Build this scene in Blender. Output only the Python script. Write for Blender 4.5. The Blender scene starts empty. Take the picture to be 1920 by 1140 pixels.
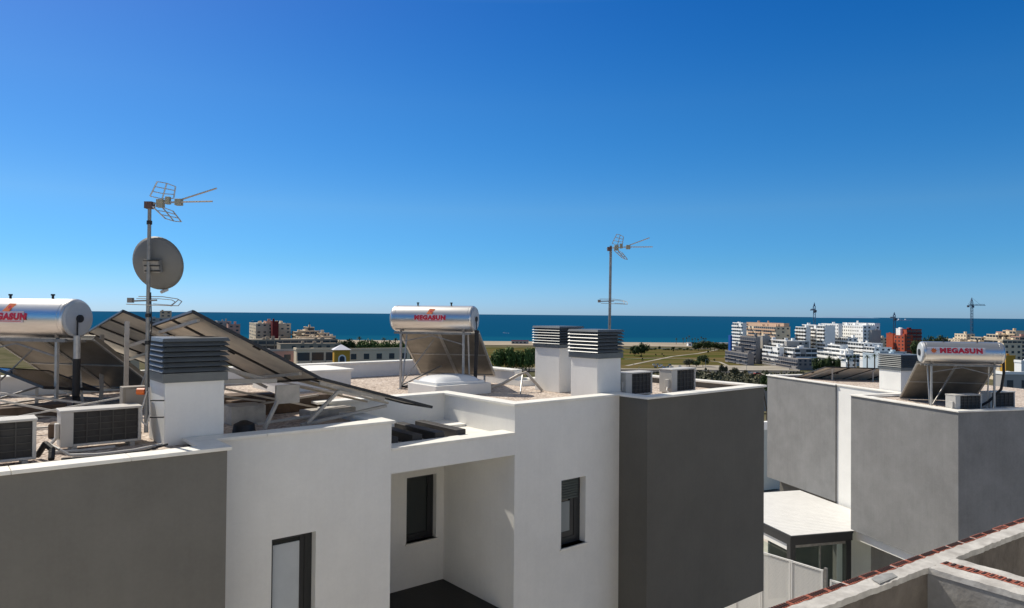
import bpy, bmesh, math, random
from mathutils import Vector, Matrix
random.seed(7)
ZC = 40.0                      # camera height above the sea
R = math.radians
scene = bpy.context.scene
COL = scene.collection
F = 1340.0

# ------------------------------------------------------------------ helpers
def rot2(x, y, a):
    c, s = math.cos(a), math.sin(a)
    return x*c-y*s, x*s+y*c

class MB:
    def __init__(s): s.v=[]; s.f=[]; s.m=[]
    def add(s, vs, fs, m=0):
        o=len(s.v); s.v+= [tuple(v) for v in vs]
        for f in fs: s.f.append([i+o for i in f]); s.m.append(m)
        return s
    def box(s,x0,x1,y0,y1,z0,z1,m=0):
        vs=[(x0,y0,z0),(x1,y0,z0),(x1,y1,z0),(x0,y1,z0),(x0,y0,z1),(x1,y0,z1),(x1,y1,z1),(x0,y1,z1)]
        return s.add(vs,[(0,3,2,1),(4,5,6,7),(0,1,5,4),(1,2,6,5),(2,3,7,6),(3,0,4,7)],m)
    def hexa(s,b,t,m=0):
        return s.add(list(b)+list(t),[(0,3,2,1),(4,5,6,7),(0,1,5,4),(1,2,6,5),(2,3,7,6),(3,0,4,7)],m)
    def prism(s,poly,z0,z1,m=0):
        n=len(poly); vs=[(p[0],p[1],z0) for p in poly]+[(p[0],p[1],z1) for p in poly]
        fs=[tuple(range(n-1,-1,-1)),tuple(range(n,2*n))]+[(i,(i+1)%n,n+(i+1)%n,n+i) for i in range(n)]
        return s.add(vs,fs,m)
    def beam(s,p,q,w,h=None,m=0,up=(0,0,1)):
        h=h or w; p=Vector(p); q=Vector(q); d=(q-p).normalized(); u=Vector(up)
        if abs(d.dot(u))>.97: u=Vector((0,1,0))
        a=d.cross(u).normalized()*w/2; b=a.cross(d).normalized()*h/2
        return s.hexa([p-a-b,p+a-b,q+a-b,q-a-b],[p-a+b,p+a+b,q+a+b,q-a+b],m)
    def tube(s,p,q,r,r2=None,n=10,m=0,cap=True):
        r2=r if r2 is None else r2
        p=Vector(p); q=Vector(q); d=(q-p).normalized()
        u=Vector((0,0,1)) if abs(d.z)<.9 else Vector((1,0,0))
        a=d.cross(u).normalized(); b=d.cross(a).normalized()
        vs=[];fs=[]
        for i in range(n):
            t=2*math.pi*i/n; k=a*math.cos(t)+b*math.sin(t); vs.append(p+k*r)
        for i in range(n):
            t=2*math.pi*i/n; k=a*math.cos(t)+b*math.sin(t); vs.append(q+k*r2)
        fs=[(i,n+i,n+(i+1)%n,(i+1)%n) for i in range(n)]
        if cap: fs+=[tuple(range(n)),tuple(range(2*n-1,n-1,-1))]
        return s.add(vs,fs,m)
    def path(s,pts,r,n=8,m=0):
        for a,b in zip(pts[:-1],pts[1:]): s.tube(a,b,r,n=n,m=m)
        return s
    def quad(s,a,b,c,d,m=0): return s.add([a,b,c,d],[(0,1,2,3)],m)
    def build(s,name,mats,parent=None,off=(0,0,0),smooth=False,bevel=0,kind=None,loc=None):
        me=bpy.data.meshes.new(name)
        if loc is None and parent is None: loc=(0,0,0)
        o0=Vector(OFF[parent.name] if parent is not None and parent.name in OFF else off)
        me.from_pydata([Vector(v)-o0 for v in s.v],[],s.f)
        if not isinstance(mats,(list,tuple)): mats=[mats]
        for m in mats: me.materials.append(m)
        me.polygons.foreach_set('material_index',s.m)
        if smooth: me.polygons.foreach_set('use_smooth',[True]*len(me.polygons))
        me.update()
        ob=bpy.data.objects.new(name,me); COL.objects.link(ob)
        if parent is not None: ob.parent=parent
        else: ob.location=loc
        if smooth:
            md=ob.modifiers.new('e','EDGE_SPLIT'); md.split_angle=R(40)
        if bevel:
            md=ob.modifiers.new('b','BEVEL'); md.width=bevel; md.segments=2; md.limit_method='ANGLE'; md.angle_limit=R(50)
        if kind: ob['kind']=kind
        return ob
OFF={}
def tag(o,label=None,cat=None,group=None,kind=None):
    if label: o['label']=label
    if cat: o['category']=cat
    if group: o['group']=group
    if kind: o['kind']=kind
    return o
def thing(name,label,cat,org,ang=0,group=None):
    """Empty at the base; org = its point in the authoring frame (rotated by ang degrees about the origin)."""
    o=bpy.data.objects.new(name,None); o.empty_display_size=.3; COL.objects.link(o)
    x,y=rot2(org[0],org[1],R(ang)); o.location=(x,y,org[2]+ZC); o.rotation_euler=(0,0,R(ang))
    OFF[o.name]=tuple(org); return tag(o,label,cat,group)
def local_thing(name,label,cat,loc,ang=0,group=None):
    """Empty whose parts are authored in its own local coordinates; loc in world metres, z relative to the camera."""
    o=bpy.data.objects.new(name,None); o.empty_display_size=.3; COL.objects.link(o)
    o.location=(loc[0],loc[1],loc[2]+ZC); o.rotation_euler=(0,0,R(ang)); OFF[o.name]=(0,0,0)
    return tag(o,label,cat,group)
def copy_tree(o,parent=None):
    c=o.copy(); COL.objects.link(c); c.parent=parent
    if o.name in OFF: OFF[c.name]=OFF[o.name]
    for ch in [k for k in COL.objects if k.parent==o]: copy_tree(ch,c)
    return c

# ------------------------------------------------------------------ materials
def nodes(name):
    m=bpy.data.materials.new(name); m.use_nodes=True
    nt=m.node_tree; b=nt.nodes['Principled BSDF']; return m,nt,b
def N(nt,t,**k):
    n=nt.nodes.new(t)
    for a,v in k.items():
        if a in n.inputs: n.inputs[a].default_value=v
        else: setattr(n,a,v)
    return n
def mat(name,col,rough=.6,metal=0,var=0,scale=5,bump=0,bscale=60,col2=None,spec=.5,stretch=None,detail=5,bdist=.01):
    m,nt,b=nodes(name); L=nt.links
    b.inputs['Base Color'].default_value=(*col,1); b.inputs['Roughness'].default_value=rough
    b.inputs['Metallic'].default_value=metal; b.inputs['Specular IOR Level'].default_value=spec
    tc=N(nt,'ShaderNodeTexCoord'); src=tc.outputs['Object']
    if stretch:
        mp=N(nt,'ShaderNodeMapping'); mp.inputs['Scale'].default_value=stretch; L.new(src,mp.inputs[0]); src=mp.outputs[0]
    if var or col2:
        n=N(nt,'ShaderNodeTexNoise',Scale=scale,Detail=detail,Roughness=.62); L.new(src,n.inputs['Vector'])
        r=N(nt,'ShaderNodeValToRGB'); L.new(n.outputs[0],r.inputs[0])
        if col2: a,c=col,col2
        else: a=tuple(x*(1-var) for x in col); c=tuple(min(1,x*(1+var)) for x in col)
        r.color_ramp.elements[0].position=.34; r.color_ramp.elements[1].position=.66
        r.color_ramp.elements[0].color=(*a,1); r.color_ramp.elements[1].color=(*c,1)
        L.new(r.outputs[0],b.inputs['Base Color'])
    if bump:
        n2=N(nt,'ShaderNodeTexNoise',Scale=bscale,Detail=4); L.new(tc.outputs['Object'],n2.inputs['Vector'])
        bp=N(nt,'ShaderNodeBump',Strength=bump,Distance=bdist); L.new(n2.outputs[0],bp.inputs['Height']); L.new(bp.outputs[0],b.inputs['Normal'])
    return m

def plaster(name,col,stain=.06):
    """render: broad mottling, rain streaks down the face and a fine grain"""
    m,nt,b=nodes(name); L=nt.links
    b.inputs['Roughness'].default_value=.9; b.inputs['Specular IOR Level'].default_value=.15
    tc=N(nt,'ShaderNodeTexCoord')
    n1=N(nt,'ShaderNodeTexNoise',Scale=1.1,Detail=7,Roughness=.65); L.new(tc.outputs['Object'],n1.inputs['Vector'])
    mp=N(nt,'ShaderNodeMapping'); mp.inputs['Scale'].default_value=(8,8,.30); L.new(tc.outputs['Object'],mp.inputs[0])
    n2=N(nt,'ShaderNodeTexNoise',Scale=1.6,Detail=5,Roughness=.6); L.new(mp.outputs[0],n2.inputs['Vector'])
    n3=N(nt,'ShaderNodeTexNoise',Scale=22,Detail=4); L.new(tc.outputs['Object'],n3.inputs['Vector'])
    a=N(nt,'ShaderNodeMath',operation='MULTIPLY_ADD'); L.new(n2.outputs[0],a.inputs[0]); a.inputs[1].default_value=.24; L.new(n1.outputs[0],a.inputs[2])
    a2=N(nt,'ShaderNodeMath',operation='MULTIPLY_ADD'); L.new(n3.outputs[0],a2.inputs[0]); a2.inputs[1].default_value=.3; L.new(a.outputs[0],a2.inputs[2])
    r=N(nt,'ShaderNodeMapRange'); r.inputs[1].default_value=.50; r.inputs[2].default_value=1.05; r.inputs[3].default_value=1-stain*1.5; r.inputs[4].default_value=1+stain
    L.new(a2.outputs[0],r.inputs[0])
    mx=N(nt,'ShaderNodeVectorMath',operation='SCALE'); mx.inputs[0].default_value=col; L.new(r.outputs[0],mx.inputs[3]); L.new(mx.outputs[0],b.inputs['Base Color'])
    n4=N(nt,'ShaderNodeTexNoise',Scale=130,Detail=3); L.new(tc.outputs['Object'],n4.inputs['Vector'])
    bp=N(nt,'ShaderNodeBump',Strength=.35,Distance=.004); L.new(n4.outputs[0],bp.inputs['Height']); L.new(bp.outputs[0],b.inputs['Normal'])
    return m

WHITE=plaster('white_render',(.79,.775,.725),.05)
GREY=plaster('grey_render',(.178,.170,.150),.09)
GREY2=plaster('grey_render_right',(.236,.234,.226),.15)
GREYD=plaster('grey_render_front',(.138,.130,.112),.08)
COPING=mat('coping_stone',(.80,.77,.69),.6,var=.08,scale=3,bump=.3,bscale=70)
def gravel_mat():
    m,nt,b=nodes('roof_gravel'); L=nt.links
    tc=N(nt,'ShaderNodeTexCoord'); b.inputs['Roughness'].default_value=.95; b.inputs['Specular IOR Level'].default_value=.1
    v=N(nt,'ShaderNodeTexVoronoi',Scale=22); L.new(tc.outputs['Object'],v.inputs['Vector'])
    n=N(nt,'ShaderNodeTexNoise',Scale=1.3,Detail=6); L.new(tc.outputs['Object'],n.inputs['Vector'])
    r=N(nt,'ShaderNodeValToRGB'); cr=r.color_ramp
    cr.elements[0].position=0; cr.elements[0].color=(.22,.17,.135,1); cr.elements[1].position=1; cr.elements[1].color=(.72,.64,.55,1)
    e=cr.elements.new(.35); e.color=(.46,.375,.31,1); e=cr.elements.new(.7); e.color=(.60,.51,.43,1)
    sp=N(nt,'ShaderNodeSeparateColor'); L.new(v.outputs['Color'],sp.inputs[0])
    mm=N(nt,'ShaderNodeMath',operation='MULTIPLY_ADD'); L.new(sp.outputs[0],mm.inputs[0]); mm.inputs[1].default_value=.75
    m2=N(nt,'ShaderNodeMath',operation='MULTIPLY_ADD'); L.new(n.outputs[0],m2.inputs[0]); m2.inputs[1].default_value=.7; m2.inputs[2].default_value=-.2
    L.new(m2.outputs[0],mm.inputs[2]); L.new(mm.outputs[0],r.inputs[0]); L.new(r.outputs[0],b.inputs['Base Color'])
    bp=N(nt,'ShaderNodeBump',Strength=.9,Distance=.03,invert=True); L.new(v.outputs['Distance'],bp.inputs['Height']); L.new(bp.outputs[0],b.inputs['Normal'])
    return m
GRAVEL=gravel_mat()
ALU=mat('galvanised_steel',(.47,.46,.43),.45,.6,var=.15,scale=8)
ALUD=mat('weathered_steel',(.26,.25,.23),.55,.5,var=.2,scale=8)
RAIL=mat('aluminium_rail',(.47,.42,.35),.55,.25,var=.12,scale=6)
STEEL=mat('brushed_tank_steel',(.70,.685,.66),.34,1,var=.06,scale=3,stretch=(.6,6,6),bump=.12,bscale=9,bdist=.006)
CAPM=mat('grey_end_cap',(.42,.44,.45),.5,var=.06,scale=4)
BLACK=mat('black_insulation',(.012,.012,.013),.6,bump=.4,bscale=40)
DARKMETAL=mat('charcoal_frame',(.02,.022,.024),.45)
LOUVRE=mat('anthracite_louvre',(.125,.135,.135),.42,.2,var=.08,scale=4)
LOUVIN=mat('louvre_core',(.03,.033,.034),.8)
PVGLASS=mat('panel_glass',(.012,.016,.03),.12,0,var=.2,scale=5)
PVBACK=mat('panel_backsheet',(.68,.62,.53),.65,var=.16,scale=1.6,bump=.1,bscale=9)
PVFRAME=mat('panel_frame',(.02,.02,.021),.5)
COLBACK=mat('collector_back',(.235,.215,.18),.4,.5,var=.2,scale=2.2,bump=.25,bscale=5,bdist=.01)
ACW=mat('ac_casing',(.50,.475,.43),.5,var=.06,scale=4)
ACD=mat('ac_coil',(.035,.032,.029),.7,var=.3,scale=9)
ACG=mat('ac_guard',(.06,.055,.048),.6)
DOME=mat('skylight_dome',(.78,.79,.78),.25)
REDP=mat('red_print',(.62,.02,.045),.45)
ORANGE=mat('orange_print',(.75,.16,.03),.45)
PLATE=mat('pale_plate',(.72,.62,.62),.45)
CONC=mat('concrete_block',(.40,.375,.33),.9,var=.18,scale=6,bump=.5,bscale=40)
BROWNBLK=mat('brown_block',(.11,.075,.05),.9,var=.3,scale=6)
GLASS=mat('window_glass',(.02,.026,.026),.06,spec=.6)
BLIND=mat('roller_blind',(.50,.53,.54),.7,var=.04,scale=3)
SHUT=mat('dark_green_shutter',(.045,.06,.055),.5)
DECK=mat('dark_deck',(.009,.0085,.008),.6,var=.5,scale=7,stretch=(1,9,1),bump=.4,bscale=20)
GLZ=mat('far_glazing',(.035,.045,.055),.25)
WOOD=mat('pergola_timber',(.03,.027,.025),.6)

# ------------------------------------------------------------------ solar water heater
def cyl_pt(x,ang,r,cz):   # ang measured from the back side (towards -y), up positive
    return (x,-r*math.cos(ang),cz+r*math.sin(ang))
def text_mesh(txt,size,name,m,parent,xc,cz,r,ang0,offset=.012):
    cu=bpy.data.curves.new('t','FONT'); cu.body=txt; cu.size=size; cu.align_x='CENTER'; cu.align_y='CENTER'; cu.offset=offset; cu.space_character=1.16
    to=bpy.data.objects.new('t',cu); COL.objects.link(to)
    bpy.context.view_layer.update()
    dg=bpy.context.evaluated_depsgraph_get(); me=bpy.data.meshes.new_from_object(to.evaluated_get(dg))
    bpy.data.objects.remove(to); bpy.data.curves.remove(cu)
    bm=bmesh.new(); bm.from_mesh(me)
    for k in range(-3,4):
        bmesh.ops.bisect_plane(bm,geom=bm.verts[:]+bm.edges[:]+bm.faces[:],plane_co=(0,k*size*.13,0),plane_no=(0,1,0))
    for v in bm.verts:
        x,y=v.co.x*1.12,v.co.y; v.co=Vector(cyl_pt(xc+x,ang0+y/r,r,cz))
    bm.to_mesh(me); bm.free(); me.name=name; me.materials.clear(); me.materials.append(m)
    for p in me.polygons: p.material_index=0
    o=bpy.data.objects.new(name,me); COL.objects.link(o); o.parent=parent; return o
def patch(mb,x0,x1,a0,a1,r,cz,n=6,m=0):
    for i in range(n):
        b0=a0+(a1-a0)*i/n; b1=a0+(a1-a0)*(i+1)/n
        mb.quad(cyl_pt(x0,b0,r,cz),cyl_pt(x1,b0,r,cz),cyl_pt(x1,b1,r,cz),cyl_pt(x0,b1,r,cz),m)
def heater(label,loc,ang,style,tz=1.68,pipe='right',L=2.0,lx=0,ncol=2,depth=1.45,zlow=.22,vx=0):
    t=local_thing('solar_water_heater',label,'solar water heater',loc,ang,'solar water heaters on the roofs')
    r=.31; n=48
    tk=MB(); prof=[(-L/2,r-.035),(-L/2+.012,r-.012),(-L/2+.04,r),(L/2-.04,r),(L/2-.012,r-.012),(L/2,r-.035)]
    for (xa,ra),(xb,rb) in zip(prof[:-1],prof[1:]):
        vs=[(xa,ra*math.cos(2*math.pi*i/n),tz+ra*math.sin(2*math.pi*i/n)) for i in range(n)]+[(xb,rb*math.cos(2*math.pi*i/n),tz+rb*math.sin(2*math.pi*i/n)) for i in range(n)]
        tk.add(vs,[(i,(i+1)%n,n+(i+1)%n,n+i) for i in range(n)])
    for xx in (-L/2+.10,L/2-.10): tk.tube((xx-.006,0,tz),(xx+.006,0,tz),r+.003,n=48)
    tk.build('tank',STEEL,t,smooth=True)
    for sx in (-1,1):
        c=MB(); c.tube((sx*L/2,0,tz),(sx*(L/2+.03),0,tz),r-.02,r-.05,n=40)
        c.build('end_cap',CAPM,t,smooth=True)
        k=MB(); k.tube((sx*(L/2+.03),0,tz),(sx*(L/2+.06),0,tz),.06 if style!='strip' else .09,n=20); k.build('flange',BLACK,t)
    for xx in (-.42+vx,.42+vx):
        v=MB(); v.tube((xx,0,tz+r-.01),(xx,0,tz+r+.05),.018); v.tube((xx,0,tz+r+.05),(xx,0,tz+r+.075),.03); v.build('valve',BLACK,t)
    cw=L/ncol+.02; W0=-cw*ncol/2
    yt,zt=.30,tz-.34; yb,zb=.30+depth,zlow
    d=Vector((0,yb-yt,zb-zt)).normalized(); nn=Vector((0,-d.z,d.y)) # upward-ish normal
    if nn.z<0: nn=-nn
    for k in range(ncol):
        x0=W0+k*cw+.012; x1=x0+cw-.024
        c=MB(); a=Vector((x0,yt,zt)); b=Vector((x1,yt,zt)); e=Vector((x1,yb,zb)); f=Vector((x0,yb,zb)); h=nn*.085
        c.hexa([a,b,e,f],[a+h,b+h,e+h,f+h],0)
        co=c.build('collector',[COLBACK],t,bevel=.006)
        g=MB(); h2=nn*.09; i=.03
        g.quad(a+h2+Vector((i,0,0))+d*i,b+h2-Vector((i,0,0))+d*i,e+h2-Vector((i,0,0))-d*i,f+h2+Vector((i,0,0))-d*i); g.build('cover_glass',PVGLASS,co)
        fr=MB()
        for p,q in ((a,f),(b,e),(a,b),(f,e)): fr.beam(p-nn*.004,q-nn*.004,.05,.02,up=nn)
        fr.beam((a+b)/2+(f-a)*.5-Vector(((b-a).x/2,0,0))-nn*.006,(a+b)/2+(f-a)*.5+Vector(((b-a).x/2,0,0))-nn*.006,.03,.012,up=nn)
        fr.build('collector_rim',ALU,co)
    fm=MB(); xl=L/2-.22
    fm.beam((-L/2+.05,-.16,tz-.34),(L/2-.05,-.16,tz-.34),.05,.05); fm.beam((-L/2+.05,.20,tz-.36),(L/2-.05,.20,tz-.36),.05,.04)
    fm.beam((-xl,-.16,.08),(-xl+.75*L*.35,yb-.5,zb+.25),.03)
    fm.beam((-xl,yb-.15,.03),(xl,yb-.15,.03),.04)
    fm.beam((-xl,-.14,tz-.55),(0,-.14,tz-.40),.022,.022); fm.beam((xl,-.14,tz-.60),(0,-.14,tz-.40),.022,.022)
    fm.beam((-xl,-.14,.1),(-.1,.25,tz-.5),.022)
    fm.build('frame',ALUD,t)
    for sx in (-1,1):
        cr=MB(); cr.beam((sx*xl,-.20,tz-.22),(sx*xl,-.10,tz-.40),.05,.02); cr.beam((sx*xl,-.10,tz-.36),(sx*xl,.25,tz-.36),.04,.03); cr.build('cradle',ALUD,t)
        lg=MB(); lg.beam((sx*xl,-.16,.012),(sx*xl,-.16,tz-.36),.045,.045); lg.box(sx*xl-.06,sx*xl+.06,-.22,-.10,0,.012); lg.build('leg',ALU,t)
        lg=MB(); lg.beam((sx*xl,.20,tz-.38),(sx*xl*1.0,-.05 if sx<0 else .35,.04),.03,.03); lg.build('brace',ALU,t)
        lb=MB(); lb.beam((sx*xl,-.16,.05),(sx*xl,yb-.15,.05),.04,.03); lb.build('base_rail',ALUD,t)
        fl=MB(); fl.beam((sx*xl,yb-.12,.02),(sx*xl,yb-.12,zb+.02),.04); fl.build('leg',ALU,t)
    s=-1 if pipe=='left' else 1
    pp=MB()
    if style=='strip':
        pts=[(L/2+.07,.02,tz-.22),(L/2+.09,.05,tz-.55),(L/2+.06,.15,tz-1.0),(L/2-.18,.3,tz-1.35),(L/2-.35,.4,tz-1.5)]
        pp.path(pts,.035,10)
    else:
        pp.path([(s*(L/2+.075),-.08,tz-.62),(s*(L/2+.05),-.06,tz-1.2),(s*(L/2+.02),0,.12)],.055 if style=='big' else .045,12)
        q=MB(); q.path([(s*(L/2+.05),-.05,tz+.02),(s*(L/2+.075),-.08,tz-.26)],.012,8); q.build('sensor_cable',BLACK,t)
        q=MB(); q.path([(s*(L/2+.075),-.08,tz-.26),(s*(L/2+.075),-.08,tz-.62)],.05,12); q.build('pipe_sleeve',ALU if style=='big' else BLACK,t)
        q=MB(); q.path([(s*(L/2+.04),-.02,.12),(s*(L/2-.25),.1,.06),(s*(L/2-.9),.0,.05),(-L/2+.2,-.1,.05)],.025,8); q.build('roof_pipe',BLACK,t)
    pp.build('insulated_pipe',BLACK,t,smooth=True)
    # label: wrapped round the back of the tank
    rp=r+.005
    if style!='strip':
        a0=R(4); p=MB(); w=.33
        patch(p,lx-w,lx+w,a0-.09/r,a0+.09/r,rp,tz); pl=p.build('brand_plate',PLATE,t)
        text_mesh('MEGASUN',.135,'lettering',REDP,pl,lx,tz,r+.010,a0,.010)
        p=MB(); p.quad(*[cyl_pt(lx-w+.04+dx,a0-.072/r+da,r+.011,tz) for dx,da in ((0,0),(.58,0),(.58,.03),(0,.03))]); p.build('underline',REDP,pl)
        p=MB(); a1=R(33)
        p.add([cyl_pt(lx+x,a1+y/r,r+.008,tz) for x,y in ((-.10,-.07),(.05,-.075),(.10,.07),(-.04,.075))],[(0,1,2,3)])
        p.add([cyl_pt(lx+.02+.028*math.cos(k*math.pi/5),a1+.028*math.sin(k*math.pi/5)/r,r+.011,tz) for k in range(10)],[tuple(range(10))],1)
        p.build('emblem',[ORANGE,REDP],t)
    else:
        a0=R(12); p=MB(); patch(p,-.93,.52,a0-.10/r,a0+.10/r,rp,tz); pl=p.build('brand_plate',mat('white_strip',(.62,.60,.62),.4),t)
        text_mesh('MEGASUN',.185,'lettering',REDP,pl,-.08,tz,r+.010,a0,.012)
        p=MB(); pts=[]
        for k in range(16):
            q=.085 if k%2==0 else .05; pts.append(cyl_pt(-.76+q*math.cos(k*math.pi/8),a0+q*math.sin(k*math.pi/8)/r,r+.010,tz))
        p.add(pts,[tuple(range(16))]); p.build('emblem',ORANGE,pl)
    return t
AX=-14.0
def axw(px,depth): return ((px-960)/F*depth,depth)
# centre heater: tank end centre (right) at (-.85,16.7)
def htr(endx,endy,side,z,**k):
    a=R(AX); dx,dy=math.cos(a),math.sin(a); L=k.get('L',2.0)
    cx=endx-side*dx*L/2; cy=endy-side*dy*L/2
    return heater(k.pop('label'),(cx,cy,z),AX,**k)
htr(-.87,16.75,1,-1.80,label='solar water heater with steel tank in the middle of the roof behind the skylight',style='small')
h1=htr(-7.74,12.58,1,-1.82,label='large solar water heater cut off by the left edge of the picture',style='big',lx=-.02,L=2.05,vx=.12,tz=1.50)
h1.scale=(1.12,1.12,1.12)
h3=htr(12.87,22.3,-1,-2.86,label='solar water heater with wide lettered strip on the right hand grey house',style='strip',L=2.0,tz=1.62,depth=1.75,zlow=.09)
h3.scale=(1.1,1.1,1.1)

# ------------------------------------------------------------------ shared building bits
def chimney(root,u0,u1,v0,v1,zb,zs,zt,nsl,band,shaftmat=WHITE):
    c=MB().box(u0,u1,v0,v1,zb,zs); ch=c.build('chimney',shaftmat,root,bevel=.012)
    OFF[ch.name]=OFF[root.name]
    core=MB().box(u0+.05,u1-.05,v0+.05,v1-.05,zs+.001,zt-.03); core.build('cowl_core',LOUVIN,ch)
    w=MB(); o=.055
    def ring(z0,z1,oa,ob,inner=.0):
        a=[(u0-oa,v0-oa,z0),(u1+oa,v0-oa,z0),(u1+oa,v1+oa,z0),(u0-oa,v1+oa,z0)]; b=[(u0-ob,v0-ob,z1),(u1+ob,v0-ob,z1),(u1+ob,v1+ob,z1),(u0-ob,v1+ob,z1)]
        w.hexa(a,b)
    ring(zs-.012,zs+band,.035,.035)
    h=(zt-.05-(zs+band))/nsl
    for k in range(nsl):
        z0=zs+band+k*h; ring(z0+h*.22,z0+h*.98,o,.004)
    ring(zt-.045,zt,o,o-.02)
    w.build('louvre_cowl',LOUVRE,ch)
    return ch
def window(root,axis,a0,a1,vp,z0,z1,dep,leafs=1,blind=None,sill=True,framew=.05):
    """opening in a wall facing -v at v=vp; frame sits dep behind"""
    y=vp+dep; f=MB()
    f.box(a0,a0+framew,y,y+.07,z0,z1); f.box(a1-framew*1.6,a1,y,y+.07,z0,z1)
    f.box(a0+framew,a1-framew*1.6,y,y+.07,z1-framew,z1); f.box(a0+framew,a1-framew*1.6,y,y+.07,z0,z0+framew*1.3)
    w=f.build('window',DARKMETAL,root); OFF[w.name]=OFF[root.name]
    g=MB().quad((a0+.02,y+.04,z0+.02),(a1-.02,y+.04,z0+.02),(a1-.02,y+.04,z1-.02),(a0+.02,y+.04,z1-.02)); g.build('pane',GLASS,w)
    s=MB().box(a0+framew+.001,a1-framew*1.6-.001,y+.012,y+.030,z0+framew*1.3+.002,z0+framew*2.4); 
    s.box(a1-framew*2.6,a1-framew*1.6-.001,y+.012,y+.030,z0+framew*2.4,z1-framew-.002); s.build('sash',DARKMETAL,w)
    if blind:
        zb,zt,mt=blind
        MB().box(a0+framew+.002,a1-framew*2.6-.002,y+.020,y+.034,zb,zt).build('blind',mt,w)
    if sill:
        MB().box(a0-.03,a1+.03,vp-.04,y,z0-.035,z0).build('sill',COPING,w)
    return w
def wall_open(mb,a0,a1,v0,v1,z0,z1,ops,m=0):
    """slab along u with rectangular openings (b0,b1,c0,c1), sorted by b0"""
    x=a0
    for b0,b1,c0,c1 in ops:
        mb.box(x,b0,v0,v1,z0,z1,m); mb.box(b0,b1,v0,v1,z0,c0,m); mb.box(b0,b1,v0,v1,c1,z1,m); x=b1
    mb.box(x,a1,v0,v1,z0,z1,m)

# ------------------------------------------------------------------ main house (frame turned 39.5 deg)
HA=39.5; GZ=-11.0
H=thing('white_and_grey_house','flat roofed house of white blocks and grey boxes filling the centre and left, gravel roof','house',(8,14,GZ),HA)
ct=.045
# masonry
A=MB().box(-5,3.0,9.28,9.52,GZ,-1.745); A.box(2.78,3.0,9.52,18.4,GZ,-1.86); A.box(-5,2.78,9.52,18.4,GZ,-1.86); A.box(2.76,3.0,9.52,9.98,-1.86,-1.745)
A.build('grey_wall',GREY,H)
Bm=MB(); wall_open(Bm,3.0,5.77,9.98,10.22,GZ,-1.745,[(3.86,4.52,-6.2,-3.22)])
Bm.box(3.0,5.77,10.22,18.4,GZ,-3.3-2.98); Bm.box(3.0,5.77,10.62,18.4,-6.27,-1.86)
Bm.box(5.55,5.77,10.22,12.25,-1.86,-1.745)
Bm.box(5.55,5.77,10.22,10.62,-6.27,-1.86); Bm.box(3.0,3.3,10.22,10.62,-6.27,-1.86)
Bm.build('white_wall',WHITE,H)
Mm=MB(); wall_open(Mm,5.77,8.32,12.25,12.49,GZ,-1.665,[(7.44,8.14,-4.56,-3.26)])
Mm.box(5.77,8.32,12.9,18.4,GZ,-1.86); Mm.box(5.77,7.2,12.49,12.9,GZ,-1.86); Mm.box(7.2,8.32,12.49,12.9,GZ,-4.7); Mm.box(7.2,8.32,12.49,12.9,-3.1,-1.86)
Mm.build('white_wall',WHITE,H)
Cm=MB(); wall_open(Cm,8.32,11.12,9.98,10.22,GZ,-1.665,[(9.49,10.15,-4.48,-3.18)])
Cm.box(8.32,9.3,10.22,18.4,GZ,-1.86); Cm.box(10.35,11.12,10.22,18.4,GZ,-1.86); Cm.box(9.3,10.35,10.62,18.4,GZ,-1.86)
Cm.box(9.3,10.35,10.22,10.62,GZ,-4.6); Cm.box(9.3,10.35,10.22,10.62,-3.0,-1.86)
Cm.box(8.32,8.54,10.22,12.25,-1.86,-1.665); Cm.box(11.12,11.8,13.9,18.4,GZ,-1.86)
Cm.build('white_wall',WHITE,H)
Dm=MB(); Dm.box(11.12,15.35,9.24,13.9,-6.45,-1.86); Dm.box(11.12,15.35,9.24,9.46,-1.86,-1.665); Dm.box(15.13,15.35,9.46,13.9,-1.86,-1.665); Dm.box(11.12,11.3,9.46,9.98,-1.86,-1.665)
Dm.build('grey_wall',GREYD,H)
G=MB(); G.box(11.13,14.6,10.4,13.6,GZ,-6.46); G.build('ground_floor_wall',WHITE,H)
# parapets at the back
P=MB(); P.box(-5,11.8,18.16,18.4,-1.86,-1.42); P.box(11.56,11.8,13.9,18.16,-1.86,-1.45); P.box(11.56,15.13,13.66,13.9,-1.86,-1.665)
P.build('parapet',WHITE,H)
MB().box(6.1,7.9,15.6,17.1,-1.86,-1.38).build('roof_upstand',WHITE,H)
MB().box(6.05,7.95,15.55,17.15,-1.38,-1.33).build('upstand_coping',COPING,H)
# gravel
g=MB()
for a0,a1,b0,b1 in ((-5,2.77,9.53,18.15),(2.77,5.54,10.23,18.15),(5.54,8.55,12.5,18.15),(8.55,11.12,10.23,18.15),(11.12,15.12,9.47,13.65),(11.12,11.55,13.65,18.15)):
    g.box(a0+.001,a1-.001,b0+.001,b1-.001,-1.86+.002,-1.80)
g.build('gravel_roof',GRAVEL,H)
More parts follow.
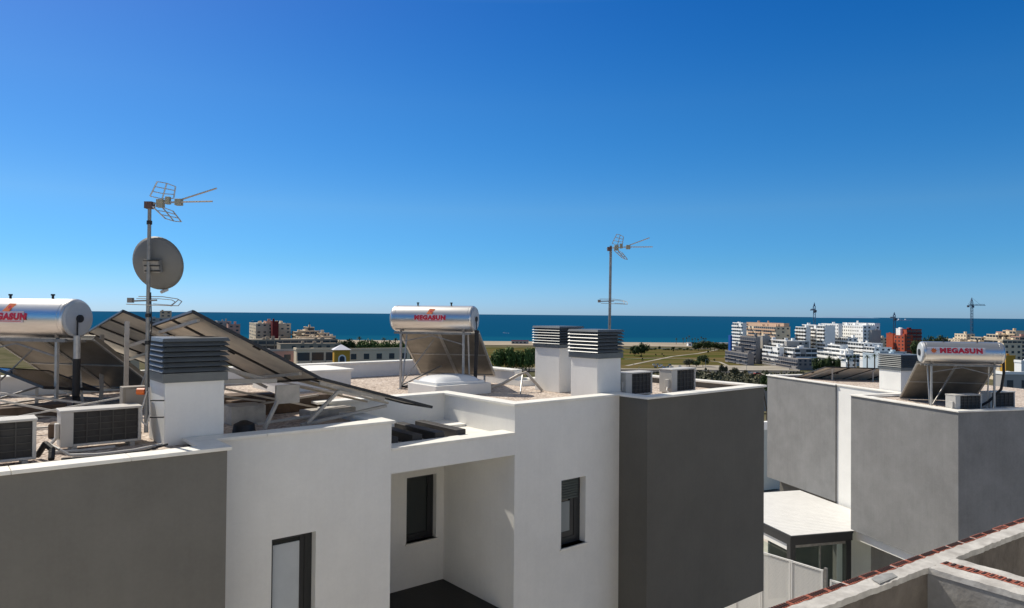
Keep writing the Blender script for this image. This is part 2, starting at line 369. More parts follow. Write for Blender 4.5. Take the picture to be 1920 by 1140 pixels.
# coping stones
def cop(lst,z,name='coping'):
    c=MB()
    for a0,a1,b0,b1 in lst:
        # slabs about a metre long with thin joints
        lu,lv=a1-a0,b1-b0; n=max(1,round(max(lu,lv)/1.1))
        for k in range(n):
            if lu>=lv: c.box(a0+lu*k/n+.002,a0+lu*(k+1)/n-.002,b0,b1,z-ct,z)
            else: c.box(a0,a1,b0+lv*k/n+.002,b0+lv*(k+1)/n-.002,z-ct,z)
    return c.build(name,COPING,H,bevel=.006)
cop([(-5,3.05,9.23,9.54),(2.72,3.05,9.54,9.93),(2.72,5.82,9.93,10.25),(5.52,5.82,10.25,12.20)],-1.70)
cop([(5.52,8.27,12.20,12.52),(8.27,8.57,9.93,12.52),(8.57,11.07,9.93,10.25),(11.07,11.36,9.19,10.25),(11.36,15.40,9.19,9.50),(15.08,15.40,9.50,13.95),(11.85,15.08,13.62,13.95)],-1.62)
cop([(-5,11.85,18.11,18.45)],-1.375); cop([(11.52,11.85,13.95,18.11)],-1.405)
# lintel beam over the patio, ledge behind it and the pergola bars
MB().box(5.771,8.319,9.98,10.24,-2.55,-2.185).build('lintel',WHITE,H)
MB().box(5.771,8.319,9.96,10.34,-2.185,-2.14).build('lintel_coping',COPING,H,bevel=.005)
MB().box(5.771,8.319,10.34,11.17,-2.30,-2.22).box(8.08,8.319,11.17,11.5,-2.30,-2.22).build('pergola_slab_sunblock',COPING,H)  # cream slab; side strip added to block sun and shape the patio's sun patch
MB().box(5.771,8.319,11.5,12.249,-2.36,-2.17).build('pergola_ledge',WHITE,H)
for u in (5.92,6.39,6.85,7.30):
    MB().box(u,u+.20,10.36,11.75,-2.21,-2.05).build('pergola_bar',WOOD,H,bevel=.01)
MB().box(5.771,8.319,10.23,12.249,-5.55,-5.44).build('patio_deck',DECK,H)
MB().box(5.771,8.319,10.0,10.2,-11,-5.9).build('patio_front_wall',WHITE,H)
window(H,'u',3.86,4.52,9.98,-6.2,-3.22,.14,blind=(-6.1,-3.36,BLIND),sill=False,framew=.07)
window(H,'u',9.49,10.15,9.98,-4.48,-3.18,.16,blind=(-4.28,-3.66,mat('grey_blind',(.27,.29,.28),.7)),framew=.10)
window(H,'u',7.44,8.14,12.25,-4.56,-3.26,.12,framew=.05)
sh=MB()
for k in range(8): sh.box(9.55,10.05,10.10,10.138,-3.60+k*.05,-3.56+k*.05)
sh.build('roller_shutter',SHUT,H)
chimney(H,2.50,3.27,10.27,11.10,-1.80,-.94,-.36,6,.11)
chimney(H,10.83,11.55,10.33,11.12,-1.80,-.90,-.31,6,.10)
chimney(H,11.32,12.02,12.0,12.85,-1.80,-.76,-.27,6,.07)
# skylight
k=MB().box(8.5,10.0,12.85,14.0,-1.80,-1.56); kb=k.build('skylight',WHITE,H,bevel=.01); OFF[kb.name]=OFF['white_and_grey_house']
d=MB(); n=10; u0,u1,v0,v1=8.64,9.84,13.0,13.86; vs=[];fs=[]
MB().box(u0-.05,u1+.05,v0-.05,v1+.05,-1.56,-1.50).build('dome_rim',DOME,kb,bevel=.01)
for i in range(n+1):
    for j in range(n+1):
        a,b=i/n*2-1,j/n*2-1; h=(max(0,1-abs(a)**3.2)*max(0,1-abs(b)**3.2))**.5*.13
        vs.append((u0+(u1-u0)*i/n,v0+(v1-v0)*j/n,-1.50+h))
for i in range(n):
    for j in range(n): q=i*(n+1)+j; fs.append((q,q+n+1,q+n+2,q+1))
d.add(vs,fs); d.build('dome',DOME,kb,smooth=True)

# ------------------------------------------------------------------ air conditioners
def condenser(label,org,ang,W=.92,Dp=.34,Hh=.46,split=.14,right=True):
    t=thing('air_conditioner',label,'air conditioner',org,ang,'outdoor air conditioning units on the roofs')
    u,v,z=org; z+=.06; H1=z+Hh
    OFF[t.name]=org
    c=MB(); c.box(u,u+split*W+.02,v,v+Dp,z,H1-.03); c.box(u+W-.04,u+W,v,v+Dp,z,H1-.03); c.box(u+split*W+.02,u+W-.04,v+.25,v+Dp,z,H1-.03); c.box(u+split*W+.02,u+W-.04,v,v+.25,z,z+.03)
    c.build('casing',ACW,t,bevel=.006)
    MB().box(u-.012,u+W+.012,v-.012,v+Dp+.01,H1-.03,H1).build('top_cover',ACW,t,bevel=.008)
    MB().box(u+split*W+.021,u+W-.041,v+.03,v+.249,z+.031,H1-.031).build('coil',ACD,t)
    gd=MB()
    a0,a1=u+split*W+.021,u+W-.041
    for k in range(1,5): x=a0+(a1-a0)*k/5; gd.beam((x,v+.012,z+.03),(x,v+.012,H1-.03),.012,.012)
    for k in range(1,5): zz=z+.03+(Hh-.06)*k/5; gd.beam((a0,v+.018,zz),(a1,v+.018,zz),.010,.010)
    gd.build('guard',ACG,t)
    vc=MB(); vc.box(u-.05,u,v+.06,v+.17,z+.10,z+.30); vc.build('valve_cover',ACW,t,bevel=.01)
    for kx in (u+.12,u+W-.14):
        MB().box(kx,kx+.06,v-.02,v+Dp+.02,org[2],z).build('foot',CONC,t)
    p=MB(); p.path([(u-.03,v+.1,z+.12),(u-.10,v+.06,z+.05),(u-.12,v-.05,z-.03),(u+.2,v-.1,z-.04),(u+.6,v-.08,z-.035)],.02); p.build('refrigerant_pipe',ACW,t,smooth=True)
    return t
condenser('wide outdoor unit beside the left chimney, its dark coil towards us',(1.37,10.62,-1.80),HA,.93,.34,.47,split=.13)
condenser('outdoor unit at the far left edge of the roof, cut off by the picture',(.10,10.0,-1.80),HA,.95,.34,.48,split=.10)
condenser('outdoor unit half hidden behind the pair of chimneys, next to their right',(11.66,10.28,-1.80),HA,.88,.36,.50,split=.2)
condenser('outdoor unit standing apart on the grey roof corner, rightmost on the middle house',(13.02,10.12,-1.80),HA,.88,.36,.53,split=.2)
condenser('pale outdoor unit at the corner of the right hand roof under the water heater',(18.25,17.12,-2.85),15,.98,.36,.50,split=.16)
condenser('dark outdoor unit at the right edge of the picture on the right hand roof',(20.1,17.6,-2.85),15,.98,.36,.50,split=.05)

# ------------------------------------------------------------------ photovoltaic arrays
def pv_panel(root,P,e,f,le,lf,name='panel'):
    """P corner, e and f unit directions, le,lf sizes; underside faces the camera"""
    e=Vector(e);f=Vector(f);n=e.cross(f).normalized()
    if n.z<0: n=-n
    P=Vector(P); c=MB(); g=.012
    a=P+e*g+f*g; b=P+e*(le-g)+f*g; d=P+e*(le-g)+f*(lf-g); h=P+e*g+f*(lf-g)
    t1=n*.012;t2=n*.022
    c.hexa([a+t1,b+t1,d+t1,h+t1],[a+t2,b+t2,d+t2,h+t2],0)
    c.quad(a+n*.024,b+n*.024,d+n*.024,h+n*.024,2)
    w=.028
    for p,q in ((a,b),(b,d),(d,h),(h,a)): c.beam(p+n*.008,q+n*.008,w,.046,1,up=n)
    o=c.build(name,[PVBACK,PVFRAME,PVGLASS],root)
    m=a+(b-a)*.5+(h-a)*.12
    j=MB(); j.beam(m-e*.06-n*.002,m+e*.06-n*.002,.05,.02,up=n); OFF[o.name]=OFF[root.name]; j.build('junction_box',PVFRAME,o)
    return o
def norm(v): return Vector(v).normalized()
e_v=norm((0,1,-.103))
arr=thing('solar_panel_array','tilted solar panel array peaking right of the left chimney, black edge falling rightwards','solar panels',(5,12,-1.80),HA,'solar panel arrays')
P0=Vector((2.96,10.75,0.0)); P1=Vector((4.92,10.75,-1.063)); P2=Vector((7.05,10.75,-1.68))
f1=(P1-P0).normalized(); l1=(P1-P0).length; f2=(P2-P1).normalized(); l2=(P2-P1).length
for k in range(2): pv_panel(arr,P0+e_v*1.16*k,f1,e_v,l1,1.15)
pv_panel(arr,P1,f2,norm((0,1,-.02)),l2,.98)
def rail(root,p,q,w=.05,h=.06,m=RAIL,name='rail'): return MB().beam(p,q,w,h).build(name,m,root)
nn=f1.cross(e_v).normalized(); nn= -nn if nn.z<0 else nn
for s in (.07,.86):
    a=P0+f1*l1*s-nn*.05; rail(arr,a+e_v*.1,a+e_v*2.32,.04,.05)
a=P0+e_v*2.2-nn*.10; rail(arr,a,a+f1*l1,.04,.05)
for s in (.05,.9): 
    a=P1+Vector((0,1,-.02))*s-Vector((0,0,.06)); rail(arr,a,a+f2*l2*.55)
Zr=-1.80
def strut(root,p,q,w=.06,m=RAIL,name='strut'): return MB().beam(p,q,w,w*.7).build(name,m,root)
strut(arr,(3.50,11.45,-.42),(3.50,11.45,Zr)); strut(arr,(3.2,12.8,-.40),(3.2,12.8,Zr))
# triangular mounting brackets lying under the low end
strut(arr,(4.68,10.72,-1.74),(5.21,10.72,-1.27),.06,name='bracket'); strut(arr,(5.21,10.72,-1.27),(5.54,10.72,-1.36),.06,name='bracket'); strut(arr,(5.54,10.78,-1.36),(6.25,10.95,-1.56),.05,name='bracket')
strut(arr,(4.62,10.80,-1.77),(6.20,10.92,-1.60),.06,name='bracket')
strut(arr,(4.0,10.7,-1.76),(4.22,10.72,-1.33),.06,name='bracket'); strut(arr,(3.45,10.9,-1.03),(4.25,10.9,-1.06),.09,name='bracket')
strut(arr,(3.35,11.15,-.80),(4.15,11.0,-1.05),.08,name='bracket'); strut(arr,(3.5,11.0,-1.10),(3.35,11.0,-1.5),.06,name='bracket')
MB().box(4.18,4.55,10.70,10.76,-1.40,-1.12).build('inverter_plate',RAIL,arr)
strut(arr,(4.9,11.6,-1.25),(6.3,11.8,-1.62),.05,name='bracket'); strut(arr,(4.0,11.0,-1.72),(5.3,11.3,-1.70),.05,name='bracket')
arr2=thing('solar_panel_array','tilted solar panel array with its peak left of the tall mast, pale underside showing','solar panels',(4,15,-1.80),HA,'solar panel arrays')
Q0=Vector((2.67,13.87,0.0)); e2=norm((0,1,-.132)); f3=norm((1,0,-.45)); l3=2.3
for k in range(4): pv_panel(arr2,Q0+e2*1.15*k,f3,e2,l3,1.14)
n3=f3.cross(e2).normalized(); n3=-n3 if n3.z<0 else n3
for s in (.5,.92):
    a=Q0+f3*l3*s-n3*.05; rail(arr2,a,a+e2*4.6,.04,.05)
for s,t in ((.06,.15),(2.3,.15),(4.5,.1),(.06,1.9)):
    a=Q0+e2*s+f3*t-n3*.12; strut(arr2,a,(a.x,a.y,Zr),.07)
strut(arr2,(2.75,13.9,-.62),(3.9,13.9,-.24),.07)
# low array on the far left
arr3=thing('solar_panel_array','low solar panel seen edge-on under the left water heater','solar panels',(2.2,15.5,-1.80),HA,'solar panel arrays')
S0=Vector((1.0,16.0,-1.06)); f4=norm((.59,-1.39,-.26)); e4=norm((.85,.36,-.12))
for k in range(1): pv_panel(arr3,S0+e4*1.05*k,f4,e4,1.6,1.0)
for s in (.2,1.4):
    a=S0+f4*s; strut(arr3,a-Vector((0,0,.05)),(a.x,a.y,Zr),.05)
a=S0+e4*.5-Vector((0,0,.06)); rail(arr3,a,a+f4*1.6)

rk=thing('support_frame','galvanised support frame lying on the gravel under the large left water heater','frame',(1.6,14.2,-1.80),HA)
for a,b_,w_ in (((.4,13.2,-1.2),(2.2,13.0,-1.74),.04),((.5,13.4,-1.74),(2.5,12.6,-1.35),.035),((.2,12.9,-1.5),(1.7,13.8,-1.74),.03),((.6,14.6,-1.3),(2.9,14.0,-1.72),.05),((2.9,14.0,-1.72),(3.0,13.4,-.95),.04),((.3,12.5,-1.70),(2.3,12.2,-1.70),.04)): strut(rk,a,b_,w_,ALU,'bar')
rk=thing('support_frame','spare panel bars lying in the shade under the solar array right of the left chimney','frame',(4.5,12.2,-1.80),HA)
for a,b_,w_ in (((3.6,12.2,-1.2),(5.6,12.4,-1.74),.05),((3.7,12.9,-1.74),(5.4,11.9,-1.45),.05),((3.5,11.6,-1.30),(4.9,12.6,-1.62),.045),((4.4,13.1,-1.1),(6.4,13.0,-1.6),.05)): strut(rk,a,b_,w_,RAIL,'bar')
blk=None
# loose blocks and kerbs on the roof
def blk(label,name,cat,c,s,m,rz=0,bev=.015,group=None):
    o=MB().box(-s[0]/2,s[0]/2,-s[1]/2,s[1]/2,0,s[2]).build(name,m,None,bevel=bev,loc=(0,0,0))
    x,y=rot2(c[0],c[1],R(HA)); o.location=(x,y,c[2]+ZC); o.rotation_euler=(0,0,R(HA+rz)); tag(o,label,cat,group); return o
blk('pale concrete plinth to the right of the left chimney under the solar panels','concrete_plinth','plinth',(4.05,11.75,-1.80),(.55,.5,.30),CONC)
blk('long brown block in the shade under the solar panel array','ballast_block','block',(5.0,12.6,-1.80),(1.9,.35,.28),BROWNBLK,5)
blk('brown block beside the foot of the left water heater pipe','ballast_block','block',(1.95,11.9,-1.80),(1.1,.3,.20),BROWNBLK,-14)
blk('low brown brick stack under the array behind the dark vent cap','ballast_block','block',(4.3,12.9,-1.80),(1.3,.5,.34),BROWNBLK,-8)
blk('brown block between the left heater and the far parapet','ballast_block','block',(1.2,14.3,-1.80),(1.4,.4,.22),BROWNBLK,12)
blk('second pale block behind the mounting brackets','concrete_plinth','plinth',(5.4,11.5,-1.80),(.9,.35,.16),CONC,6)
bp=MB(); bp.tube((0,0,0),(0,0,.12),.17,.15,n=14); bp.tube((0,0,.12),(0,0,.17),.15,.05,n=14)
o=bp.build('vent_cap',BLACK,smooth=True); x,y=rot2(3.75,10.85,R(HA)); o.location=(x,y,-1.80+ZC); tag(o,'dark round vent cap just right of the left chimney foot','vent cap')
# meter box on a post by the chimney
t=thing('junction_cabinet','brown grey cabinet on a post between the wide condenser and the left chimney','cabinet',(2.36,11.0,-1.80),HA)
MB().box(2.14,2.46,11.0,11.2,-1.36,-1.05).build('cabinet_body',mat('cabinet_paint',(.26,.225,.18),.6),t,bevel=.008)
MB().box(2.22,2.38,11.05,11.12,-1.80,-1.36).build('post',ALUD,t)
MB().box(2.18,2.42,10.992,10.999,-1.33,-1.08).build('cabinet_door',mat('cabinet_door',(.30,.265,.22),.6),t)
# bracket and hoses between skylight and chimneys
t=thing('pipe_bracket','bent white pipe and strut lying on the gravel right of the skylight','pipe',(10.4,12.9,-1.80),HA)
MB().path([(9.5,13.2,-1.76),(10.0,13.1,-1.74),(10.4,12.95,-1.62),(10.75,12.8,-1.42),(10.95,12.72,-1.36)],.035).build('hose',RAIL,t,smooth=True)
MB().beam((10.95,12.72,-1.37),(11.2,12.45,-1.78),.12,.05).build('plate',RAIL,t); MB().path([(10.85,12.75,-1.40),(10.6,12.5,-1.6),(10.45,12.35,-1.79)],.018).build('strut',ALU,t)
t=thing('hose_coil','tangle of cables and a black hose on the coping left of the wide condenser','hose',(1.15,10.2,-1.80),HA)
MB().path([(1.10,10.35,-1.76),(1.16,10.2,-1.60),(1.22,10.1,-1.66),(1.20,10.0,-1.76)],.035).build('black_hose',BLACK,t,smooth=True)
MB().path([(1.2,10.3,-1.62),(1.3,10.15,-1.68),(1.4,10.1,-1.75),(1.7,10.05,-1.77),(2.1,10.1,-1.77),(2.45,10.15,-1.74)],.018).build('white_cable',ACW,t,smooth=True)
MB().path([(1.3,10.0,-1.77),(1.7,9.95,-1.775),(2.2,10.0,-1.775),(2.5,10.1,-1.74)],.015).build('black_cable',BLACK,t,smooth=True)

# ------------------------------------------------------------------ antenna masts
def uhf(root,z,s=1.0):
    k=.00716*s
    def p(px,py,y=0): return ((px-292)*k,y*s,(388-py)*k+z)
    b=MB(); b.beam(p(284,388),p(350,383),.022*s); b.build('boom',ALU,root)
    cl=MB(); cl.box(-.05,.05,-.05,.05,z-.06,z+.03); cl.build('clamp',mat('clamp_brown%d'%int(s*10),(.10,.05,.04),.6),root)
    d=MB(); d.box(*(p(340,383)[0],p(352,383)[0]),-.04,.04,p(0,390)[2],p(0,378)[2]); d.box(p(306,0)[0],p(318,0)[0],-.04,.04,p(0,394)[2],p(0,379)[2]); d.box(p(322,0)[0],p(330,0)[0],-.03,.03,p(0,388)[2],p(0,374)[2])
    d.build('dipole_box',mat('antenna_plastic%d'%int(s*10),(.30,.28,.20),.6),root,bevel=.006)
    u=MB()
    A=[p(298,375,-.08),p(315,378,0),p(331,375,.08)]; B=[p(311,348,-.08),p(323,349,0),p(334,353,.08)]
    for a,c in zip(A,B): u.tube(a,c,.009*s,n=6)
    for tt in (0,.33,.66,1):
        q=[Vector(a).lerp(Vector(c),tt) for a,c in zip(A,B)]; u.path(q,.006*s,6)
    A=[p(303,394,-.08),p(315,393,0),p(330,399,.08)]; B=[p(327,416,-.08),p(337,419,0),p(346,419,.08)]
    for a,c in zip(A,B): u.tube(a,c,.009*s,n=6)
    for tt in (0,.33,.66,1):
        q=[Vector(a).lerp(Vector(c),tt) for a,c in zip(A,B)]; u.path(q,.006*s,6)
    u.build('reflector',ALU,root)
    for end,st in (((410,355,.10),(345,380,.02)),((414,384,-.10),(345,384,-.02))):
        m=MB(); a=Vector(p(*st)); c=Vector(p(*end)); m.tube(a,c,.011*s,n=6)
        for q in range(1,11):
            o=a.lerp(c,q/10.5); m.tube(o+Vector((0,-.05,-.008)),o+Vector((0,.05,.008)),.004*s,n=5)
        m.build('director_arm',RAIL,root)
def vhf(root,z,s=1.0):
    k=.00716*s
    def p(px,py,y=0): return ((px-284)*k,y*s,(565-py)*k+z)
    m=MB(); m.beam(p(252,566),p(300,564),.02*s,.02*s); m.box(p(247,0)[0],p(256,0)[0],-.03,.03,p(0,569)[2],p(0,560)[2])
    m.build('boom',mat('boom_grey%d'%int(s*10),(.22,.2,.18),.6),root)
    l=MB()
    l.path([p(255,557,.15),p(300,557,.15),p(330,561,.12),p(343,566,.05),p(343,574,-.05),p(325,574,-.15),p(255,572,-.15)],.006*s,6)
    l.path([p(255,561,.10),p(296,561,.10),p(322,563,.08),p(333,567,.02),p(332,573,-.08),p(300,571,-.1)],.005*s,6)
    l.tube(p(333,563,.1),p(333,575,-.1),.006*s,n=6)
    l.build('loop_element',RAIL,root)
x,y=rot2(2.30,10.36,R(HA))
t=local_thing('antenna_mast','tall antenna mast with round grey satellite dish beside the left chimney','antenna',(x,y,-1.80),0)
MB().tube((0,0,.2),(-.0,0,3.25),.026,.023,n=12).build('mast',ALUD,t,smooth=True)
for zz in (2.95,1.72,1.36): MB().tube((0,0,zz),(0,0,zz+.05),.034,n=12).build('clamp',BLACK,t)
uhf(t,3.22)
vhf(t,1.94)
d=MB(); n=40; rr=.365; rings=8; vs=[(0,.06+.0,0)]; fs=[]
for i in range(1,rings+1):
    r=rr*i/rings
    for j in range(n): a=2*math.pi*j/n; vs.append((r*math.cos(a),.06+.10*(i/rings)**2,r*1.0*math.sin(a)))
for j in range(n): fs.append((0,1+j,1+(j+1)%n))
for i in range(rings-1):
    for j in range(n): a=1+i*n+j; b=1+i*n+(j+1)%n; fs.append((a,a+n,b+n,b))
d.add(vs,fs); 
dm=d.build('satellite_dish',mat('dish_grey',(.15,.147,.135),.55,var=.05,scale=5),t,smooth=True); dm.location=(.02,.02,2.41); dm.rotation_euler=(R(14),0,R(-6))
sm=dm.modifiers.new('s','SOLIDIFY'); sm.thickness=.012
MB().box(-.10,.12,-.02,.06,-.10,.06).build('dish_bracket',ALUD,dm)
m=MB()
for zz in (-.07,.0,.07): m.beam((-.08,-.03,zz),(.14,-.03,zz),.015)
m.build('dish_bolt',BLACK,dm)
MB().path([(.0,.15,-.33),(.02,.42,-.12)],.012,6).build('dish_arm',ALUD,dm)
MB().tube((.03,.1,-.385),(.06,.2,-.37),.022).build('receiver',ACW,dm)
MB().path([(.03,0,2.05),(.05,.0,1.6),(.035,-.03,1.2),(.04,-.03,.7),(.05,-.04,.35)],.008,6).build('cable',BLACK,t)
MB().path([(.02,-.03,.75),(-.04,-.05,.5),(-.03,-.05,.35),(.03,-.05,.30),(.07,-.05,.45),(.05,-.04,.8)],.010,6).build('cable',ACW,t)
MB().tube((-.12,0,.74),(-.02,0,.74),.045,n=16).build('orange_cap',ORANGE,t)
for zz in (.40,.62): MB().beam((-.02,0,zz),(.22,.02,zz),.03,.015).build('wall_bracket',BLACK,t)
x2,y2=2.27,16.7
t=local_thing('antenna_mast','smaller antenna mast without dish rising behind the pair of chimneys','antenna',(x2,y2,-1.80),0)
MB().tube((0,0,0),(.03,0,3.42),.035,.030,n=12).build('mast',ALUD,t,smooth=True)
uhf(t,3.36,1.13); vhf(t,2.12,1.0)
MB().tube((0,0,0),(0,0,.03),.12).build('base_plate',ALU,t)

# ------------------------------------------------------------------ right hand house (frame turned 15 deg)
RA=15
Hr=thing('grey_house','right hand house of grey rendered boxes with a white strip between them','house',(22,22,GZ),RA)
MB().box(17.95,27,16.75,21.1,-7.4,-2.86).box(17.95,27,16.75,16.97,-2.86,-2.745).box(17.95,18.17,16.97,21.1,-2.86,-2.745).build('grey_wall',GREY2,Hr)
MB().box(20.07,27,21.1,24.38,GZ,-2.86).box(20.07,20.3,21.1,24.38,-2.86,-2.745).build('white_wall',WHITE,Hr)
MB().box(20.0,27,24.38,28.9,-7.4,-2.86).box(20.0,20.22,24.38,28.9,-2.86,-2.745).box(20.22,27,28.68,28.9,-2.86,-2.745).build('grey_wall',GREY2,Hr)
MB().box(18.17,27,16.97,21.1,-2.859,-2.80).box(20.3,27,21.1,24.38,-2.859,-2.80).box(20.22,27,24.38,28.68,-2.859,-2.80).build('gravel_roof',GRAVEL,Hr)
c=MB(); z=-2.70
for a0,a1,b0,b1 in ((17.90,27,16.70,17.0),(17.90,18.2,17.0,21.15),(18.2,20.32,20.86,21.15),(20.02,20.32,21.15,24.33),(19.95,20.25,24.33,28.95),(20.25,27,28.65,28.95)): c.box(a0,a1,b0,b1,z-.045,z)
c.build('coping',COPING,Hr,bevel=.006)
MB().box(18.12,26.9,16.9,21.05,-7.75,-7.402).build('ground_floor_lintel',WHITE,Hr)
MB().box(18.7,26.9,17.4,21.0,GZ,-7.75).build('ground_floor_wall',GREY2,Hr)
MB().box(18.66,18.70,18.1,18.9,-10.2,-8.0).build('sunlit_patch_panel',WHITE,Hr)  # white panel added in place of a sunlit triangle on the wall
MB().box(18.64,18.70,17.5,18.0,-10.2,-8.3).build('ground_floor_window',DARKMETAL,Hr)
MB().box(20.6,27,24.1,28.8,GZ,-7.402).build('ground_floor_wall',GREYD,Hr)
chimney(Hr,20.40,21.20,21.45,22.50,-2.80,-1.93,-1.36,6,.10)
arr4=thing('solar_panel_array','dark low solar panels on the right hand roof left of its chimney','solar panels',(22,26,-2.80),RA,'solar panel arrays')
e5=norm((.87,-.43,-.01)); f5=norm((-.25,.85,-.33))
T0=Vector((21.4,26.7,-2.2))
for k in range(4): pv_panel(arr4,T0+e5*1.02*k,f5,e5,1.7,1.0)
for s in (.35,2.0,4.0):
    a=T0+e5*s+f5*.1; strut(arr4,a-Vector((0,0,.04)),(a.x,a.y,-2.80),.05)
    a=T0+e5*s; rail(arr4,a-Vector((0,0,.06)),a+f5*1.7-Vector((0,0,.06)))
# canopy with dark frame and glass
cn=thing('patio_canopy','white slatted patio canopy on a charcoal frame with glass walls beside the grey house','canopy',(17.5,23.5,GZ),RA)
cs=MB(); n=34
for k in range(n):
    b0=21.05+5.45*k/n; cs.box(15.5,19.95,b0+.006,b0+5.45/n-.003,-7.47,-7.445)
cs.box(15.5,19.95,21.05,26.5,-7.50,-7.472); cs.build('slatted_roof',mat('canopy_white',(.70,.69,.655),.5,var=.04,scale=3),cn)
fb=MB(); fb.box(15.44,15.62,21.0,26.55,-7.75,-7.502); fb.box(15.62,17.94,21.0,21.18,-7.75,-7.502); fb.box(15.62,20.2,26.37,26.55,-7.75,-7.502); fb.box(15.42,15.5,20.96,26.55,-7.502,-7.43); fb.box(15.5,17.94,20.96,21.04,-7.502,-7.43); fb.build('beam',DARKMETAL,cn)
for a,b in ((15.46,21.02),(17.7,21.02),(15.46,26.3)): MB().box(a,a+.2,b,b+.2,GZ,-7.751).build('post',DARKMETAL,cn)
gm,nt,b=nodes('patio_glass'); b.inputs['Base Color'].default_value=(.75,.85,.82,1); b.inputs['Roughness'].default_value=.03; b.inputs['Transmission Weight'].default_value=1; b.inputs['IOR'].default_value=1.1
MB().box(15.67,17.69,21.09,21.10,GZ+.05,-7.86).build('glass_wall',gm,cn); MB().box(15.54,15.55,21.25,26.3,GZ+.05,-8.1).build('glass_wall',gm,cn)
MB().box(15.66,17.7,21.06,21.14,-7.86,-7.752).build('glass_rail',ALUD,cn); MB().box(15.5,15.58,21.25,26.3,-7.98,-7.752).build('glass_rail',WHITE,cn)
MB().box(16.66,16.70,21.07,21.13,GZ+.05,-7.861).build('glass_mullion',ALUD,cn)
MB().box(17.0,19.9,24.4,24.5,GZ,-7.6).build('back_wall',mat('patio_back',(.16,.17,.165),.7),cn)
# perforated fence
pm,nt,b=nodes('perforated_sheet'); L=nt.links
b.inputs['Base Color'].default_value=(.74,.73,.69,1); b.inputs['Roughness'].default_value=.6
tc=N(nt,'ShaderNodeTexCoord'); v=N(nt,'ShaderNodeTexVoronoi',Scale=26,Randomness=.0); L.new(tc.outputs['Object'],v.inputs['Vector'])
cmp=N(nt,'ShaderNodeMath',operation='LESS_THAN'); L.new(v.outputs['Distance'],cmp.inputs[0]); cmp.inputs[1].default_value=.34
tr=N(nt,'ShaderNodeBsdfTransparent'); mx=N(nt,'ShaderNodeMixShader'); L.new(cmp.outputs[0],mx.inputs[0]); L.new(b.outputs[0],mx.inputs[1]); L.new(tr.outputs[0],mx.inputs[2])
L.new(mx.outputs[0],nt.nodes['Material Output'].inputs[0])
WMET=mat('white_metal',(.76,.75,.71),.5)
fx,fy=7.88,22.24; fa=math.degrees(math.atan2(-1.58,1.2))
t=local_thing('perforated_fence','white perforated metal fence running below the grey overhang to the patio canopy','fence',(fx,fy,-9.6),fa)
xs=[-2.2,-1.05,-.12,.9,1.92]
for i,(a,b_) in enumerate(zip(xs[:-1],xs[1:])):
    p=MB().box(a+.05,b_-.05,-.008,.008,.1,2.22).build('fence_panel',pm,t)
    q=MB()
    for aa,bb in (((a+.03,0,.06),(a+.03,0,2.30)),((b_-.03,0,.06),(b_-.03,0,2.30)),((a,0,2.27),(b_,0,2.27)),((a,0,.08),(b_,0,.08))): q.beam(aa,bb,.045,.05)
    q.build('fence_frame',WMET,t)
for a in (xs[0]-.06,xs[-1]+.07): MB().box(a-.04,a+.04,-.04,.04,0,2.38).build('fence_post',ALUD,t)
t2=local_thing('fence_gate','short white perforated gate panel just right of the fence end post','gate',(fx+2.15*math.cos(R(fa)),fy+2.15*math.sin(R(fa)),-9.6),fa)
MB().box(.05,.85,-.008,.008,.1,2.02).build('gate_panel',pm,t2)
q=MB()
for aa,bb in (((0,0,.06),(0,0,2.10)),((.9,0,.06),(.9,0,2.10)),((.03,0,2.07),(.87,0,2.07)),((.03,0,.08),(.87,0,.08))): q.beam(aa,bb,.05,.05)
q.build('gate_frame',WMET,t2)

OH=thing('viewpoint_house','unseen white house with a terrace under the viewpoint, added to bounce sunlight onto the shaded walls','house',(0,-8,GZ),HA)  # unseen house on the camera side, added so its sunlit walls bounce fill light
MB().box(-16,12,-14,.5,GZ,-1.72).build('lower_storeys',WHITE,OH)
MB().box(-16,12,-3.2,.5,-1.719,-1.66).build('terrace_floor',COPING,OH)
MB().box(-16,12,-14,-3.2,-1.719,2.2).build('upper_storey',WHITE,OH)
for a in (-13,-8,-3,2): MB().box(a,a+1.6,-3.19,-3.15,-1.6,.6).build('terrace_door',DARKMETAL,OH)
# ------------------------------------------------------------------ unfinished wall in the foreground
K=(3.80,6.66); WA=33.9
CONG=mat('grey_concrete',(.27,.265,.255),.95,col2=(.19,.18,.165),scale=3,bump=.5,bscale=14,bdist=.02,detail=9)
CONW=mat('rough_concrete',(.165,.143,.122),.95,col2=(.085,.072,.060),scale=2.2,bump=.8,bscale=14,bdist=.02,detail=9)
MORT=mat('mortar_cap',(.55,.53,.49),.95,col2=(.33,.31,.285),scale=5,bump=.5,bscale=34,bdist=.008,detail=9)
BRICK=mat('red_brick',(.33,.10,.062),.9,var=.3,scale=9,bump=.5,bscale=60)
HOLE=mat('brick_hole',(.03,.012,.01),.9)
uw=local_thing('unfinished_wall','rough concrete walls of an unfinished building topped by red hollow bricks, lower right corner','wall',(K[0],K[1],-7.0),WA)
zt=4.8  # top, above the root
MB().box(-4.5,4.6,-.205,-.0,0,zt-.04).build('outer_wall',CONW,uw)
MB().box(-.28,.17,-3.2,-.206,0,zt-.04).build('cross_wall',CONG,uw)
MB().box(-4.5,4.6,-3.6,-.21,.9,1.0).build('floor_slab',CONW,uw)
random.seed(3)
